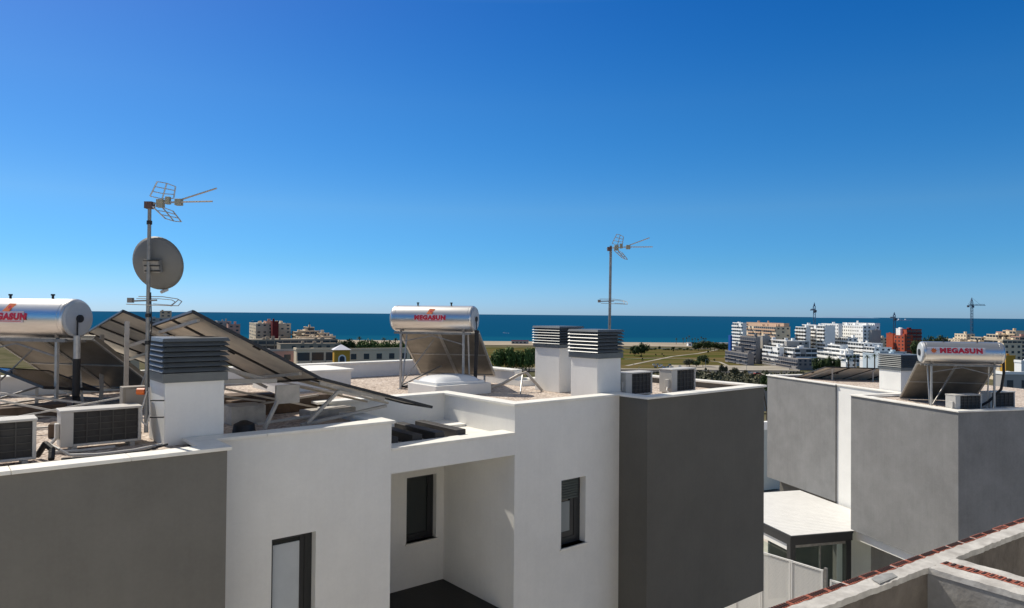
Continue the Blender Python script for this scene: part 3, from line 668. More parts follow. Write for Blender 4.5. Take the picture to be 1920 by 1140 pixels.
def cap(x0,x1,y0,y1,z,nx,ny,name):
    m=MB(); vs=[];fs=[]
    for i in range(nx+1):
        for j in range(ny+1):
            ex=random.uniform(-.006,.006) if j in (0,ny) else 0
            vs.append((x0+(x1-x0)*i/nx,y0+(y1-y0)*j/ny+ex,z+random.uniform(-.004,.004)))
    o=len(vs)
    for i in range(nx):
        for j in range(ny): a=i*(ny+1)+j; fs.append((a,a+ny+1,a+ny+2,a+1))
    base=[(v[0],v[1],z-.05) for v in vs]
    vs+=base
    for i in range(nx):
        for j in (0,ny):
            a=i*(ny+1)+j; b2=a+ny+1; fs.append((a,b2,b2+o,a+o))
    for j in range(ny):
        for i in (0,nx):
            a=i*(ny+1)+j; fs.append((a,a+1,a+1+o,a+o))
    m.add(vs,fs); return m.build(name,MORT,uw,smooth=True)
cap(-4.5,4.6,-.215,-.068,zt,180,6,'mortar_cap')
cap(-.29,-.095,-3.2,-.216,zt,6,60,'mortar_cap'); cap(.03,.18,-3.2,-.216,zt,6,60,'mortar_cap')
bk=MB(); x=-4.5
while x<4.5:
    L_=.235
    bk.box(x,x+L_,-.066,.004,zt-.10,zt+random.uniform(-.004,.006),0)
    for q in range(7): bk.box(x+.018+q*.030,x+.018+q*.030+.014,-.056,-.008,zt+.003,zt+.0085,1)
    bk.box(x+L_,x+L_+.014,-.064,-.004,zt-.1,zt+random.uniform(-.010,.002),2)
    x+=L_+.014
bk.build('brick_course',[BRICK,HOLE,MORT],uw)
bk=MB(); y=-.22
while y>-3.1:
    bk.box(-.09,.025,y-.05,y,zt-.08,zt+random.uniform(0,.007),0)
    bk.box(-.07,.005,y-.035,y-.014,zt+.005,zt+.009,1)
    bk.box(-.09,.025,y-.062,y-.05,zt-.08,zt-.004,2); y-=.062
bk.build('brick_course',[BRICK,HOLE,MORT],uw)
m=MB(); m.add([(-1.05,-.20,0),(-.75,-.19,0),(-.70,-.12,0),(-.82,-.08,0),(-1.0,-.10,0),(-1.0,-.18,.03),(-.78,-.17,.025),(-.76,-.12,.02),(-.84,-.10,.028),(-.96,-.12,.02)],[(0,1,6,5),(1,2,7,6),(2,3,8,7),(3,4,9,8),(4,0,5,9),(5,6,7,8,9)])
m.v=[(a,b,c*.16) for a,b,c in m.v]
o=m.build('mortar_stain',mat('stain_grey',(.25,.25,.24),.8,var=.2,scale=10)); wx,wy=rot2(0,0,0); o.location=(K[0],K[1],-7.0+zt+.008+ZC); o.rotation_euler=(0,0,R(WA)); tag(o,'thin grey stain on the mortar cap of the unfinished wall','shard')  # flat grey stain on the cap, modelled as a thin sheet

# ------------------------------------------------------------------ terrain
def gz(Y):
    pts=[(-200,-11),(60,-11.5),(110,-14.5),(165,-19),(300,-31),(400,-35),(500,-36.2),(900,-38.4),(1030,-39.6),(1060,-40.6),(1400,-44)]
    for (a,za),(b_,zb) in zip(pts[:-1],pts[1:]):
        if Y<=b_: return za+(zb-za)*(Y-a)/(b_-a)
    return pts[-1][1]
def strip_sheet(name,mt,x0f,x1f,y0,y1,dz,nx=30,ny=30,jit=0):
    m=MB(); vs=[];fs=[]
    for j in range(ny+1):
        Y=y0+(y1-y0)*j/ny
        for i in range(nx+1):
            a,b_=x0f(Y),x1f(Y); vs.append((a+(b_-a)*i/nx,Y,gz(Y)+dz))
    for j in range(ny):
        for i in range(nx): a=j*(nx+1)+i; fs.append((a,a+1,a+nx+2,a+nx+1))
    m.add(vs,fs); o=m.build(name,mt,loc=(0,0,ZC)); o['kind']='structure'; return o
SCRUB=mat('dry_scrub_ground',(.15,.13,.085),.95,col2=(.06,.065,.03),scale=.06,detail=10,spec=0)
FIELD=mat('field_grass',(.048,.066,.014),.95,col2=(.150,.108,.052),scale=.03,detail=12,stretch=(.22,1,1),spec=0)
SAND=mat('beach_sand',(.34,.29,.225),.95,var=.12,scale=.02,spec=0)
ROADM=mat('asphalt',(.075,.075,.075),.9,var=.15,scale=.2,spec=0)
PAVE=mat('pale_bounce_paving',(.56,.50,.42),.9,var=.10,scale=.8,bump=.2,bscale=20,spec=0)
PALE=mat('pale_earth',(.33,.30,.25),.95,var=.2,scale=.06,detail=8,spec=0)
m=MB(); vs=[];fs=[]; ys=[-300,-60,0,60,110,165,230,300,400,500,700,900,1030,1060,1400]; 
for Y in ys:
    for i in range(13): vs.append((-3000+500*i,Y,gz(Y)))
for j in range(len(ys)-1):
    for i in range(12): a=j*13+i; fs.append((a,a+1,a+14,a+13))
m.add(vs,fs); m.build('ground',SCRUB,loc=(0,0,ZC),kind='structure')
strip_sheet('bounce_paving',PAVE,lambda Y:-70,lambda Y:70,-70,58,.12,nx=4,ny=4)  # pale ground sheet added to bounce sunlight up onto the shaded walls
strip_sheet('beach',SAND,lambda Y:-2500,lambda Y:2500,870,1052,.5)
def kx(px): return (px-960)/F
strip_sheet('field',FIELD,lambda Y:kx(830)*Y,lambda Y:kx(1400)*Y,478,800,.35)
strip_sheet('dirt_lot',PALE,lambda Y:kx(1255)*Y,lambda Y:kx(1480)*Y,425,520,.45)
strip_sheet('road',ROADM,lambda Y:kx(700)*Y,lambda Y:kx(1500)*Y,440,466,.55)
strip_sheet('pavement',PALE,lambda Y:kx(700)*Y,lambda Y:kx(1500)*Y,467,475,.6)
def track(pts,w):
    m=MB()
    for (pa,Ya),(pb,Yb) in zip(pts[:-1],pts[1:]):
        a=Vector((kx(pa)*Ya,Ya,gz(Ya)+.5)); b_=Vector((kx(pb)*Yb,Yb,gz(Yb)+.5)); u_=Vector((b_.x-a.x,b_.y-a.y,0)).normalized(); n_=Vector((-u_.y,u_.x,0))*w
        m.quad(a-n_,a+n_,b_+n_,b_-n_)
    m.build('dirt_track',PALE,loc=(0,0,ZC),kind='structure')
track([(1175,505),(1215,560),(1262,640),(1310,700),(1345,790)],1.6)
track([(1172,590),(1230,610),(1300,600),(1350,560),(1372,500)],1.2)
def slope_road():
    m=MB(); P=[Vector((kx(1370)*455,455,gz(455)+.7)),Vector((kx(1500)*395,395,gz(395)+.9)),Vector((kx(1620)*330,330,gz(330)+1.0))]
    for a,b_ in zip(P[:-1],P[1:]): m.quad(a,b_,b_+Vector((0,9,0)),a+Vector((0,9,0)))
    m.build('path',PALE,loc=(0,0,ZC),kind='structure')
slope_road()
# sea
sm_,nt,b=nodes('sea_water'); L=nt.links
b.inputs['Roughness'].default_value=.5; b.inputs['Specular IOR Level'].default_value=0
geo=N(nt,'ShaderNodeNewGeometry'); sx=N(nt,'ShaderNodeSeparateXYZ'); L.new(geo.outputs['Position'],sx.inputs[0])
lg=N(nt,'ShaderNodeMath',operation='LOGARITHM'); L.new(sx.outputs[1],lg.inputs[0]); lg.inputs[1].default_value=10
nz=N(nt,'ShaderNodeTexNoise',Scale=.0035,Detail=6); mp=N(nt,'ShaderNodeMapping'); mp.inputs['Scale'].default_value=(.25,1,1); L.new(geo.outputs['Position'],mp.inputs[0]); L.new(mp.outputs[0],nz.inputs['Vector'])
ad=N(nt,'ShaderNodeMath',operation='MULTIPLY_ADD'); L.new(nz.outputs[0],ad.inputs[0]); ad.inputs[1].default_value=.25; L.new(lg.outputs[0],ad.inputs[2])
mr=N(nt,'ShaderNodeMapRange'); mr.inputs[1].default_value=3.13; mr.inputs[2].default_value=4.3; L.new(ad.outputs[0],mr.inputs[0])
cr=N(nt,'ShaderNodeValToRGB'); L.new(mr.outputs[0],cr.inputs[0]); e=cr.color_ramp.elements
e[0].position=0; e[0].color=(.007,.095,.160,1); e[1].position=1; e[1].color=(.009,.070,.150,1)
q=e.new(.10); q.color=(.004,.064,.138,1); q=e.new(.45); q.color=(.005,.066,.145,1)
L.new(cr.outputs[0],b.inputs['Base Color'])
w=N(nt,'ShaderNodeTexNoise',Scale=.08,Detail=5); L.new(mp.outputs[0],w.inputs['Vector']); bp=N(nt,'ShaderNodeBump',Strength=.4,Distance=1.5); L.new(w.outputs[0],bp.inputs['Height']); L.new(bp.outputs[0],b.inputs['Normal'])
m=MB(); m.quad((-70000,1000,0),(70000,1000,0),(70000,70000,0),(-70000,70000,0)); m.build('sea',sm_,kind='structure')
# far headland, distance haze put into its blue colour
m=MB(); hx=[]; vs=[];fs=[]
for i in range(25):
    t_=i/24; h=95*math.sin(math.pi*t_)**.6*(.7+.3*math.sin(9*t_+1)); X=(1545+110*t_-960)/F*30000
    vs+=[(X,30000,0),(X,30700,h),(X,31500,0)]
for i in range(24): a=3*i; fs+=[(a,a+3,a+4,a+1),(a+1,a+4,a+5,a+2)]
m.add(vs,fs); m.build('headland',mat('haze_tinted_hill',(.20,.30,.42),1,spec=0),kind='structure')

# ------------------------------------------------------------------ far buildings
def W(px,py,Y):
    # point on the picture ray at distance Y (camera pitch .82, roll .47)
    a=(px-960)/F; bb=(570-py)/F; p=R(.82); r=R(.47)
    R0=Vector((1,0,0));U0=Vector((0,-math.sin(p),math.cos(p)));Fw=Vector((0,math.cos(p),math.sin(p)))
    Rr=R0*math.cos(r)+U0*math.sin(r); U=-R0*math.sin(r)+U0*math.cos(r)
    d=Fw+Rr*a+U*bb; return d*(Y/d.y)
def solve(C,dirv,px):
    k=kx(px); return (k*C.y-C.x)/(dirv[0]-k*dirv[1])
def facing(a):
    global FB,DL,DS
    FB=a; DL=(math.sin(R(-a)),math.cos(R(-a))); DS=(math.sin(R(90-a)),math.cos(R(90-a)))
facing(2.0)
fm_cache={}
def fm(name,col,**k):
    if name not in fm_cache: fm_cache[name]=mat(name,col,.85,spec=.1,var=.07,scale=.12,**k)
    return fm_cache[name]
FW=fm('far_white',(.85,.845,.81)); FC=fm('far_cream',(.72,.60,.43)); FBG=fm('far_beige',(.56,.43,.29)); FG=fm('far_grey',(.38,.36,.33)); FGB=fm('far_grey_beige',(.36,.30,.225)); FBR=fm('far_brick',(.36,.085,.05)); FT=fm('far_terracotta',(.58,.40,.28)); FY=fm('far_ochre',(.55,.31,.05)); FDR=fm('far_maroon',(.16,.03,.03)); FUN=fm('raw_concrete',(.27,.25,.235)); FPK=fm('far_pink',(.50,.30,.24)); FBL=fm('far_blue',(.02,.09,.33)); FDK=fm('far_dark',(.06,.07,.09)); FLB=fm('far_pale_blue',(.50,.58,.62))
shared={}
def small(key,dims,mt,root,loc,name):
    k=(key,tuple(round(d,2) for d in dims),mt.name)
    if k not in shared:
        m=MB().box(0,dims[0],0,dims[1],0,dims[2]); me=bpy.data.meshes.new(name); me.from_pydata(m.v,[],m.f); me.materials.append(mt); shared[k]=me
    o=bpy.data.objects.new(name,shared[k]); COL.objects.link(o); o.parent=root; o.location=loc; return o
class Bld:
    def __init__(s,name,label,cat,px,Y,zb=None,group=None):
        C=W(px,600,Y); s.zb=gz(Y) if zb is None else zb
        s.root=local_thing(name,label,cat,(C.x,C.y,s.zb),FB,group); s.C=C
    def block(s,x0,xs,x1,yt,Y,wall,style='win',fl=3.1,band=None,bay=4.2,skip=.0,zlow=0,roof=None,glz=None,shade='win',gap=0):
        """corner nearest the camera seen at px xs and distance Y, lit face reaching to x0, shaded face to x1"""
        glz=glz or GLZ; band=band or wall
        C=W(xs,yt,Y); top=C.z; Ll=solve(C,DL,x0); Ls=solve(C,DS,x1); Ll=max(Ll,2); Ls=max(Ls,2)
        rel=Vector((C.x-s.C.x,C.y-s.C.y,0)); lx,ly=rot2(rel.x,rel.y,-R(FB)); h=top-s.zb
        MB().box(lx,lx+Ls,ly,ly+Ll,zlow,h).build('wall',wall,s.root)
        rf=MB(); rf.box(lx-.12,lx+Ls+.12,ly-.12,ly+.25,h,h+.5); rf.box(lx-.12,lx+.25,ly+.25,ly+Ll,h,h+.5)
        for q in range(max(1,int(Ls*Ll/160))):
            a=random.uniform(1,max(1.2,Ls-3)); b2=random.uniform(1,max(1.2,Ll-3)); k_=min(1,Y/480); rf.box(lx+a,lx+a+random.uniform(1.2,2.6)*k_,ly+b2,ly+b2+random.uniform(1.2,3)*k_,h+.01,h+random.uniform(1.0,2.6)*k_)
        rf.build('roof',roof or band,s.root)
        n=int((h-zlow)/fl); vis=min(n,14)
        for f_ in range(vis):
            z1=h-f_*fl-.35; z0=z1-(fl-.9)
            if style=='balc':
                nb=max(1,round(Ll/bay)); w_=Ll/nb
                for q in range(nb):
                    if random.random()<skip: continue
                    small('g',(.06,w_-.5,fl-.95),glz,s.root,(lx-.05,ly+q*w_+.25,z0+.1),'window')
                    small('b',(1.1,w_-.15-gap,1.35),band,s.root,(lx-1.1,ly+q*w_+.07,z0-.85),'balcony')
            elif style=='open':
                nb=max(1,round(Ll/bay)); w_=Ll/nb
                for q in range(nb):
                    small('g',(.06,w_-.45,fl-.75),glz,s.root,(lx-.05,ly+q*w_+.22,z0-.25),'opening')
                    if random.random()<.8: small('b',(.9,w_-.05,.35),band,s.root,(lx-.9,ly+q*w_+.02,z0-.62),'floor_slab')
            elif style=='band':
                nb=max(1,round(Ll/(bay*2.2))); w_=Ll/nb
                for q in range(nb):
                    small('g',(.06,w_-.3,fl-1.35),glz,s.root,(lx-.05,ly+q*w_+.15,z0+.3),'window')
                    small('b',(.7,w_-.02,1.05),band,s.root,(lx-.7,ly+q*w_+.01,z0-.8),'balcony')
            elif style=='win':
                nb=max(1,round(Ll/bay)); w_=Ll/nb
                for q in range(nb):
                    if random.random()<skip: continue
                    small('w',(.06,w_*.42,1.35),glz,s.root,(lx-.05,ly+q*w_+w_*.29,z0+.45),'window')
            if shade!='none':
                nb=max(1,round(Ls/bay)); w_=Ls/nb
                for q in range(nb):
                    if random.random()<skip: continue
                    if shade=='balc':
                        small('g2',(w_-.5,.06,fl-1.2),glz,s.root,(lx+q*w_+.25,ly-.05,z0+.1),'window')
                        small('b2',(w_-.15,.9,1.0),band,s.root,(lx+q*w_+.07,ly-.9,z0-.85),'balcony')
                    else:
                        small('w2',(w_*.42,.06,1.35),glz,s.root,(lx+q*w_+w_*.29,ly-.05,z0+.45),'window')
        return s
random.seed(11)
# --- right side
b_=Bld('apartment_tower','tall apartment tower with a white end, cream front and orange brown balconies by the sea','apartment block',1455,640)
b_.block(1393,1455,1482,613,640,FC,'balc',band=FT,bay=5,skip=.25,roof=FT,shade='win')
b_.block(1374,1393,1400,606,655,FW,'balc',bay=5,skip=.1,shade='none')
b_.block(1400,1470,1480,607,668,FT,'none',shade='none')
m=MB().box(0,1.5,0,6,0,18).build('side_panel',FBL,b_.root); qx,qy=rot2(kx(1370)*668-b_.C.x,668-b_.C.y,-R(FB)); m.location=(qx,qy,1)
b_=Bld('unfinished_block','raw concrete apartment block of open dark storeys, under construction','building site',1420,540)
b_.block(1388,1417,1426,633,545,FUN,'open',fl=3.0,bay=5,shade='none',glz=FDK)
b_.block(1376,1390,1396,651,552,FUN,'open',fl=3.0,bay=5,shade='none',glz=FDK)
b_.block(1360,1402,1414,664,520,FUN,'open',fl=2.6,bay=6,shade='none',glz=FDK)
b_.block(1421,1430,1444,631,556,FG,'none',shade='none')
b_=Bld('terraced_apartments','stepped grey and white apartment block under scaffolding beside the raw concrete block','apartment block',1500,500)
b_.block(1430,1475,1517,640,525,FG,'balc',band=FW,bay=4,skip=.2,shade='win')
b_.block(1432,1462,1470,652,512,FW,'balc',bay=4.5,skip=.1,shade='none')
b_.block(1463,1490,1532,654,500,FG,'balc',band=FW,bay=4,skip=.25,shade='balc')
b_.block(1428,1496,1534,674,480,FUN,'open',fl=2.5,bay=3.5,shade='win',glz=FDK)
b_=Bld('white_apartments','slim white apartment block with rounded stacks of balconies, left of the larger white one','apartment block',1555,620)
b_.block(1492,1512,1520,614,620,FW,'balc',bay=5,shade='none',gap=.6)
b_.block(1512,1547,1566,611,612,FW,'balc',bay=4.5,skip=.12,shade='none')
b_.block(1504,1530,1540,610,626,FW,'balc',bay=4,skip=.15,shade='none')
b_=Bld('white_apartments','broad white apartment block with dark window rows, rightmost of the white blocks','apartment block',1620,620)
b_.block(1562,1618,1650,611,620,FW,'win',bay=3.4,skip=.1,shade='win')
b_.block(1540,1572,1580,608,640,FW,'win',bay=4,skip=.1,shade='none')
b_.block(1580,1640,1650,607,650,FW,'win',bay=4,skip=.3,shade='none')
b_.block(1628,1634,1652,620,616,FG,'none',shade='none')
b_.block(1566,1590,1608,634,606,FW,'balc',bay=4,shade='win')
b_=Bld('stepped_terraces','low white terraced apartments stepping down in front of the white blocks','apartment block',1600,540)
b_.block(1552,1575,1590,648,560,FW,'band',bay=3,shade='none')
b_.block(1545,1590,1600,657,545,FW,'band',bay=3,shade='none')
b_.block(1532,1585,1612,665,530,FW,'band',bay=3,shade='balc')
b_.block(1590,1620,1655,644,560,FW,'balc',bay=4,shade='win')
b_.block(1605,1640,1672,652,545,FW,'balc',bay=4,shade='win')
b_.block(1533,1578,1598,674,515,FW,'band',bay=3,shade='none')
b_.block(1640,1650,1700,660,530,FLB,'win',bay=4,shade='win')
b_=Bld('white_villa','small white flat roofed villa among the trees below the stepped terraces','house',1590,430)
b_.block(1577,1586,1606,680,430,FW,'none',shade='win',bay=4)
b_=Bld('white_villa','low white villa with a long balcony right of the trees below the terraces','house',1640,420)
b_.block(1612,1622,1650,676,420,FW,'none',shade='balc',bay=4)
b_=Bld('beach_apartments','cream apartment slab between the broad white block and the red brick tower','apartment block',1656,720)
b_.block(1646,1650,1664,634,720,FC,'none',shade='win',bay=5)
b_=Bld('cream_flats','low cream flats right of the red brick tower in front of the shore trees','apartment block',1745,500)
b_.block(1726,1736,1762,655,500,FC,'balc',bay=5,shade='balc')
b_=Bld('brick_tower','dark red brick apartment tower with one white corner, behind the chimney of the grey house','apartment block',1700,620)
b_.block(1662,1674,1684,626,625,FBR,'none',shade='win',roof=FBR)
b_.block(1688,1700,1728,618,610,FBR,'none',shade='balc',roof=FDR,band=FDR)
b_.block(1680,1688,1694,617,616,FW,'none',shade='none')
b_.block(1676,1696,1712,630,600,FBR,'win',bay=5,shade='win')
b_=Bld('flat_grey_building','low blue grey modern building behind the palms at the right','building',1640,300)
b_.block(1618,1650,1740,666,300,FLB,'none',shade='win',bay=6,fl=4)
b_.block(1740,1776,1800,664,310,FG,'none',shade='win',bay=6)
b_=Bld('beige_apartments','long low beige apartment row along the shore behind the right water heater','apartment block',1820,620)
b_.block(1760,1800,1812,637,640,FC,'win',bay=4,shade='win')
b_.block(1790,1812,1828,627,650,FC,'win',bay=4,shade='win')
b_.block(1820,1840,1860,633,620,FC,'balc',bay=5,shade='balc')
b_.block(1770,1800,1850,641,590,FBG,'band',bay=4,shade='balc',band=FC)
b_=Bld('beige_apartments','dense beige and pink apartment cluster at the right edge of the shore','apartment block',1890,560)
b_.block(1850,1872,1892,628,600,FC,'balc',bay=4,shade='balc')
b_.block(1868,1880,1900,623,612,FPK,'win',bay=4,shade='win')
b_.block(1880,1905,1930,621,590,FC,'balc',bay=4,skip=.2,shade='balc',band=FBG)
b_.block(1845,1880,1925,638,545,FC,'band',bay=4,shade='balc')
b_.block(1895,1912,1940,632,570,FBG,'balc',bay=4,shade='balc',band=FPK)
b_=Bld('cream_apartments','cream house with a yellow recessed stair front right of the right water heater','apartment block',1900,400)
b_.block(1850,1882,1916,645,400,FC,'win',bay=4,shade='win')
b_.block(1875,1886,1904,668,360,FY,'none',shade='none')
b_=Bld('grey_villa','plain grey villa with small dark windows just behind the right hand roof','house',1890,130)
b_.block(1868,1880,1935,702,130,FG,'none',shade='win',bay=3,fl=3.4,roof=FW)
b_.block(1905,1915,1960,680,150,FW,'none',shade='win',bay=3)
# --- left side
facing(25.0)
b_=Bld('beige_tower','beige apartment tower with a dark maroon stripe above the left rooftops','apartment block',480,650)
b_.block(468,480,546,607,650,FC,'win',bay=5,shade='win',band=FC,skip=.25)
b_.block(495,499,520,603,660,FPK,'none',shade='none')
b_.block(508,511,523,603,642,FDR,'none',shade='none')
b_=Bld('terraced_building','pyramid shaped beige terraced building with a small roof mast','apartment block',560,600)
for (a,s_,c_,yt,Y_) in ((548,556,572,623,640),(560,572,600,621,630),(570,577,590,614,636),(590,598,618,625,625),(555,562,630,633,600),(600,606,630,631,612),(545,552,626,641,580)):
    b_.block(a,s_,c_,yt,Y_,FBG,'balc',bay=5,shade='balc',band=FC,skip=.25)
q=W(580,619,634); qx,qy=rot2(q.x-b_.C.x,q.y-b_.C.y,-R(FB)); MB().tube((qx,qy,q.z-b_.zb-2),(qx,qy,q.z-b_.zb+7),.45,.2,n=6).build('roof_mast',FDK,b_.root)
b_=Bld('long_grey_building','long low grey brown building with rows of dark openings below the beige tower','building',480,420)
b_.block(462,468,634,638,430,FGB,'none',shade='balc',bay=5,skip=.15,band=FGB)
b_.block(520,526,640,646,400,FGB,'none',shade='win',bay=5,skip=.1)
b_=Bld('cream_terrace_row','low cream terrace row with a long shaded gallery, behind the far parapet','terraced houses',560,170)
b_.block(552,556,636,657,170,FC,'none',shade='balc',bay=3.2,fl=3.2,roof=FC)
b_.block(646,651,770,657,172,FC,'none',shade='win',bay=3.0,fl=3.2,roof=FC)
b_.block(488,494,555,659,176,FPK,'none',shade='win',bay=3.2,fl=3.2,roof=FG)
# ochre arch tower
C=W(640,652,160); t=local_thing('arched_tower','small ochre tower with a white arch and pale pyramid roof between the cream rows','tower',(C.x,C.y,gz(160)),20)
h=C.z-gz(160)-.4
MB().box(-1.7,1.7,-1.7,1.7,0,h).build('wall',FY,t)
m=MB(); m.hexa([(-2,-2,h),(2,-2,h),(2,2,h),(-2,2,h)],[(-.1,-.1,h+1.1),(.1,-.1,h+1.1),(.1,.1,h+1.1),(-.1,.1,h+1.1)]); m.build('roof',mat('pale_roof',(.62,.62,.66),.7),t)
def arch(r,hh,y0,y1):
    pts=[(-r,0),(r,0)]+[(r*math.cos(math.pi*i/10),hh+r*math.sin(math.pi*i/10)) for i in range(11)]
    m=MB(); n=len(pts); m.add([(x,y0,z) for x,z in pts]+[(x,y1,z) for x,z in pts],[tuple(range(n)),tuple(range(2*n-1,n-1,-1))]+[(i,n+i,n+(i+1)%n,(i+1)%n) for i in range(n)]); return m
for rr_,mt,dy,nm in ((.85,FW,-1.74,'arch_surround'),(.55,FDK,-1.78,'arch_window')):
    o=arch(rr_,1.2,0,.12).build(nm,mt,t); o.location=(0,dy,h-3.1)
b_=Bld('distant_flats','pale flat block poking up behind the panels left of the peak','apartment block',300,700)
b_.block(297,300,322,583.5,700,FBG,'none',shade='win',bay=6)
b_.block(276,282,322,597,690,FG,'none',shade='win',bay=6)
b_=Bld('distant_flats','grey pink flats just right of the panel peak on the skyline','apartment block',430,600)
b_.block(404,408,434,603,600,FG,'none',shade='win',bay=5)
b_.block(424,428,451,609,580,FPK,'none',shade='win',bay=5)
b_=Bld('hillside_houses','brown house with tiled roof seen under the solar panels left of the chimney','house',240,120)
b_.block(195,205,262,668,120,FBG,'none',shade='win',bay=3,roof=FT)
b_=Bld('small_outbuilding','pale green rendered outbuilding in the gap between the two houses','house',1440,46,zb=-11.2)
b_.block(1420,1425,1462,806,46,fm('far_green_grey',(.42,.46,.44)),'none',shade='none',roof=FW)
o=MB().box(-9,9,-.2,.2,0,3.6).build('retaining_wall',fm('tan_wall',(.42,.34,.27))); q=W(1440,770,105); o.location=(q.x,q.y,ZC-13.9); tag(o,'tan garden wall in the gap between the two houses','wall')
o=MB().box(-13,13,-.4,.4,0,.9).build('beach_wall',FC); q=W(1240,655,800); o.location=(q.x,q.y,gz(800)+ZC); tag(o,'long pale wall between the field and the beach','wall')
o.scale=(6.2,1,1.5)
for k_,(px,Y_,w_,label) in enumerate(((975,930,22,'small dark roofed beach hut left of the chimneys at the shore'),(1330,900,55,'long low beach restaurant left of the orange balcony tower'),(1302,900,8,'small white beach kiosk among the palms'))):
    q=W(px,640,Y_); r_=local_thing('beach_building',label,'beach building',(q.x,q.y,gz(Y_)),0)
    MB().box(-w_/2,w_/2,-4,4,0,4.2).build('wall',FG if k_==0 else FW,r_); MB().box(-w_/2-.5,w_/2+.5,-4.5,4.5,4.2,4.8).build('roof',FDR if k_==0 else FG,r_)
    for q_ in range(max(1,int(w_/5))): small('bw',(2.2,.08,1.8),GLZ,r_,(-w_/2+1+q_*5,-4.07,1.2),'window')

# ------------------------------------------------------------------ cranes
CR=mat('crane_paint',(.05,.09,.15),.6)
def crane(label,px,ytop,Y,jib,jh=.78,az=0,rise=0):
    T=W(px,ytop,Y); zb=gz(Y); h=T.z-zb
    t=local_thing('tower_crane',label,'crane',(T.x,T.y,zb),az,'tower cranes on the shore')
    m=MB(); w=.8; hz=h*jh if jh<1 else h
    for sx,sy in ((-w,-w),(w,-w),(w,w),(-w,w)): m.beam((sx,sy,0),(sx,sy,h*.93),.35)
    n=int(h/3)
    for k in range(n):
        z0=k*h*.93/n; z1=(k+1)*h*.93/n; s=1 if k%2 else -1
        m.beam((-w*s,-w,z0),(w*s,-w,z1),.2); m.beam((-w,-w*s,z0),(-w,w*s,z1),.2)
    m.hexa([(-w,-w,h*.93),(w,-w,h*.93),(w,w,h*.93),(-w,w,h*.93)],[(-.1,-.1,h),(.1,-.1,h),(.1,.1,h),(-.1,.1,h)])
    m.build('mast',CR,t)
    j=MB(); zj=h*.86
    for a in (-.6,.6): j.beam((-jib*.3,a,zj),(jib,a,zj),.3)
    j.beam((-jib*.25,0,zj+1.3),(jib*.95,0,zj+1.3),.3)
    for k in range(12):
        x=-jib*.2+k*jib*.1; j.beam((x,-.6,zj),(x+jib*.05,0,zj+1.3),.18); j.beam((x+jib*.05,0,zj+1.3),(x+jib*.1,.6,zj),.18)
    jo=j.build('jib',CR,t); jo.location=(0,0,zj*(1-math.cos(R(rise)))); jo.rotation_euler=(0,-R(rise),0); MB().box(-jib*.3,-jib*.22,-1,1,zj-2,zj).build('counterweight',FDK,t)
    MB().box(.9,2.4,-.8,.8,zj-2.4,zj-.2).build('cab',CR,t)
    k=MB(); k.beam((0,0,h),(jib*.6,0,zj+1.3),.12); k.beam((0,0,h),(-jib*.28,0,zj),.12); k.build('tie',CR,t)
crane('dark tower crane whose long arm shows sideways, rightmost of the three cranes',1822,558,760,17,az=12,rise=0)
crane('tower crane seen end-on above the white apartment blocks, leftmost of the three',1527,567,640,30,az=73)
crane('short faint crane beside the red brick tower',1677,585,680,24,az=70)

# ------------------------------------------------------------------ ships
SH=mat('ship_hull',(.45,.5,.55),.6)
def ship(label,px,py,Y,L_,name='cargo_ship',hullm=None,sc=1):
    q=W(px,py,Y); t=local_thing(name,label,'ship' if name=='cargo_ship' else 'boat',(q.x,q.y,-40),0)
    m=MB(); b0=[(-L_/2,-L_*.07,-1),(L_*.4,-L_*.07,-1),(L_*.42,L_*.07,-1),(-L_/2,L_*.07,-1)]; m.hexa(b0,[(-L_/2,-L_*.08,L_*.06),(L_/2,-L_*.02,L_*.08),(L_/2,L_*.02,L_*.08),(-L_/2,L_*.08,L_*.06)]); m.build('hull',hullm or SH,t)
    MB().box(-L_*.4,-L_*.2,-L_*.05,L_*.05,L_*.06,L_*.20).build('superstructure',FW,t); MB().box(-L_*.33,-L_*.28,-L_*.02,L_*.02,L_*.2,L_*.26).build('funnel',FDK,t)
    return t
ship('white cargo ship on the horizon above the red brick tower',1692,597,9000,130)
ship('grey cargo ship on the horizon, right one of the pair',1703,598,9500,110)
ship('small white motor boat on the sea above the big trees',949,625,1500,14,'motor_boat',FW)
ship('small dark boat on the sea above the beige tower',477,602,3000,26,'motor_boat',FDK)

